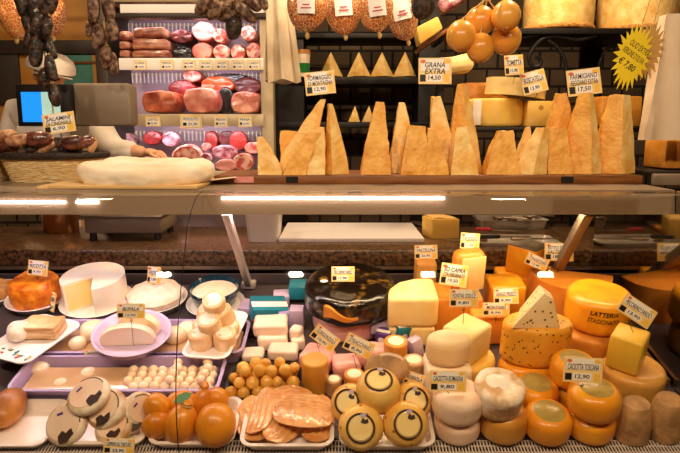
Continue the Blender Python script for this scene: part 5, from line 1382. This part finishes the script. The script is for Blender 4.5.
r2 = dround('golden_caciotta', 'lower golden caciotta hidden behind the stack with the dark tag', 'cheese', 571, 415, 40, 22, gold, rnd=.022, bulge=.06, group=cg)
r1 = dround('golden_caciotta', 'upper golden caciotta behind the stack with the dark tag', 'cheese', 571, 0, 42, 26, gold, on=r2, rnd=.024, bulge=.07, group=cg, top=goldtop)
# cube on wheel, right
v2_ = dround('golden_cheese', 'wide golden wheel under the yellow cube, right', 'cheese wheel', 629, 407, 60, 30, mat('tan_gold_rind', '#e4b258', '#cc9240', 9, .4, .12, 40, coat=.2), rnd=.022, bulge=.02, back=24)
v1_ = dblock('yellow_cube', 'smooth yellow cube of cheese with a corner forward, pinned by a tilted tag', 'cheese block', 624, 0, 31, 34, .10, mat('butter_yellow_paste', '#f4cc4c', '#ecbe3c', 8, .4, .05, 40, sss=.12), on=v2_, bev=.01, rz=52, poly=[(-.5, -.5), (.5, -.5), (.5, .5), (-.5, .5)])
# ricotta salata cones
for px, py, w, hs, lab in ((629, 448, 36, 42, 'left grey brown truncated cone cheese at the front right corner'), (661, 446, 36, 44, 'right grey brown truncated cone cheese at the front right corner')):
    u, v, s = deck(px, py, 0); r = w*s/2; H = hs*s; u = ux(px, v+r, 0)
    bm = lathe([(0, 0), (r*.95, 0), (r, .008), (r*.96, H*.5), (r*.78, H*.93), (r*.68, H*.99), (0, H*1.0)], 40); lump(bm, .004, 24, px)
    for q in bm.verts: q.co.z = max(q.co.z, 0)
    thing('cone_cheese', lab, 'cone cheese', dmat(u, v+r, 0), bm, greyRind)
# ---------------- tags in the display
price_tag(38, 268, 20, 15, dw(pl1.u, pl1.v-.02, .1).y, ['RICOTTA'], '9,90', 'stuck in the baked orange ricotta', roll=6, bottomz=dw(pl1.u, pl1.v-.02, .1).z)
price_tag(154, 275, 13, 17, dw(pl3.u, pl3.v, .07).y, ['FRESCA'], '7,90', 'small one in the white ricotta bowl', roll=5, bottomz=dw(pl3.u, pl3.v, .06).z)
price_tag(53, 302, 7, 20, dw(pl1.u+.07, pl1.v-.08, .05).y, ['FORNO'], '8,50', 'turned edge on between the two back left plates', roll=8, yaw=-30, bottomz=dw(.0, pl1.v-.08, .0).z)
price_tag(131, 311, 28, 15, dw(0, deck(131, 340, .1)[1], .12).y-.03, ['BUFALA'], '12,50', 'over the lilac oval dish', bottomz=dw(0, deck(133, 345, .08)[1], .09).z)
price_tag(343, 274, 23, 15, dw(0, deck(343, 284, bw_.top+.012)[1], bw_.top).y, ['PECORINO NERO'], '17,90', 'in the black waxed wheel', bottomz=dw(0, deck(343, 284, bw_.top+.012)[1], bw_.top).z+.002)
price_tag(426, 252, 23, 14, q0.Y, ['VALTELLINA'], '26,90', 'on the tall narrow pale orange block', roll=-1, bottomz=q0.z-.01)
price_tag(470, 241, 19, 16, b1_.Y+.01, ['TALEGGIO'], '11,95', 'on top of the upright pale half wheel', roll=4, bottomz=dw(0, b1_.v+.02, b1_.top+.13).z)
price_tag(454, 275, 27, 22, b1_.Y-.075, ['SO CAPRA', 'CON ERBORINATO'], '19,50', 'before the upright half wheel', roll=8, bottomz=b1_.z-.01)
price_tag(464, 298, 29, 18, s1.Y-.0, ['FONTAL DOLCE'], '9,80', 'on the square cream cheese', bottomz=s1.z-.01)
price_tag(506, 296, 25, 16, b2_.Y-.085, ['ASIAGO FRESCO'], '9,90', 'on the dark golden block', bottomz=b2_.z-.06, roll=-2)
price_tag(496, 309, 27, 13, b3_.Y-.06, ['MONTASIO'], '8,90', 'low down on the low orange block', bottomz=b3_.z-.03)
price_tag(537, 262, 23, 12, b5_.Y-.1, ['STRAVECCHIO'], '13,40', 'tilted one below the grey topped block', roll=24, bottomz=b5_.z-.1)
price_tag(559, 252, 29, 18, oh_top.Y-.04, ['BITTO DELLA', 'VALTELLINA'], '18,00', 'in the deep orange half wheel', roll=1, bottomz=oh_top.z-.01)
price_tag(583, 370, 39, 25, o1.Y-.0, ['CACIOTTA TOSCANA'], '12,90', 'on the front golden caciotta stack', roll=3, bottomz=o1.z-.01)
price_tag(637, 311, 37, 20, v1_.Y-.0, ['PECORINO SARDO'], '13,90', 'over the smooth yellow cube', roll=33, bottomz=v1_.z-.01)
price_tag(448, 381, 37, 21, l1_.Y-.02, ['CACIOTTA ROMAGNA'], '9,80', 'on the upper pinkish cheese at the front', roll=1, bottomz=l1_.z-.01)
price_tag(119, 446, 31, 16, 1.588, ['CAPRINO AL TARTUFO'], '22,90', 'at the truffle cheese tray', roll=3, bottomz=gp.z-.008)
price_tag(325, 338, 28, 16, dw(0, deck(325, 366, .03)[1]-.02, .1).y, ['GORGONZOLA'], '10,90', 'tipped before the black wheel', roll=38, bottomz=dw(0, deck(325, 366, .03)[1]-.02, .05).z)
price_tag(359, 346, 30, 17, dw(0, deck(357, 376, .03)[1]-.02, .1).y, ['STRACCHINO'], '8,90', 'tipped above the ring cheeses', roll=26, bottomz=dw(0, deck(357, 376, .03)[1]-.02, .05).z)
price_tag(414, 380, 20, 15, dw(0, deck(413, 390, .05)[1]-.02, .1).y, ['ROBIOLA'], '9,50', 'half hidden behind the brown oval cheese', roll=18, bottomz=dw(0, deck(413, 390, .05)[1]-.02, .05).z)
price_tag(95, 354, 22, 8, dw(0, tB.v1+.012, .08).y, ['MOZZARELLA'], '8,90', 'lying low between the two lilac trays', roll=-2, bottomz=dw(0, tB.v1+.012, .01).z)
# ================================================================== LIGHT AND CAMERA
def area(name, loc, target, sx, sy, power, col):
    l = bpy.data.lights.new(name, 'AREA'); l.shape = 'RECTANGLE'; l.size = sx; l.size_y = sy; l.energy = power; l.color = col
    o = bpy.data.objects.new(name, l); C.objects.link(o); o.location = loc
    o.rotation_euler = (Vector(target)-Vector(loc)).to_track_quat('-Z', 'Y').to_euler(); return o
WARM = (1, .74, .46); PINK = (1, .78, .80)
# the tubes under the canopy
area('canopy_tube_light', (-1.0, YS+.1, zb-.012), (-1.0, YS+.12, 0), 1.3, 0.06, 6, PINK)
area('canopy_tube_light', (.45, YS+.1, zb-.012), (.45, YS+.2, 0), 1.3, 0.06, 6.5, (1, .74, .46))
# shop ceiling spots in front of the counter
for x in (-1.2, -.3, .6, 1.4):
    area('ceiling_spot_light', (x, .1, 2.8), (x*.9, 2.2, .95), .09, .09, 21-3*x, (1, .78, .56) if x < 0 else WARM)
# spots over the staff aisle
for x in (-1.6, .1, 1.1):
    area('aisle_spot_light', (x, 3.05, 2.9), (x, 3.1, 1), .2, .2, 22, WARM)
# meat case tubes
for ya, pw in ((22, 2.6), (71, 3), (128, 3)):
    q = at(192, ya, YM+.1); area('case_tube_light', (q.x, YM+.06, q.z), (q.x, YM+.3, q.z-.3), .9, .04, pw, (1, .86, .92))
w = bpy.data.worlds.new('shop_air'); bpy.context.scene.world = w; w.use_nodes = True
w.node_tree.nodes['Background'].inputs[0].default_value = (1, .75, .5, 1); w.node_tree.nodes['Background'].inputs[1].default_value = .02
cam = bpy.data.cameras.new('camera'); cam.lens = F/680*36; cam.sensor_width = 36; cam.clip_start = .05; cam.dof.use_dof = False
co = bpy.data.objects.new('camera', cam); C.objects.link(co); co.location = (0, 0, EYE); co.rotation_euler = (PI/2-PITCH, 0, 0)
S = bpy.context.scene; S.camera = co
S.view_settings.view_transform = 'Standard'; S.view_settings.look = 'None'; S.view_settings.gamma = 1; S.view_settings.use_curve_mapping = False
S.view_settings.exposure = 0.0
S.cycles.use_denoising = True; S.cycles.max_bounces = 8; S.cycles.transparent_max_bounces = 12; S.cycles.caustics_reflective = False; S.cycles.caustics_refractive = False
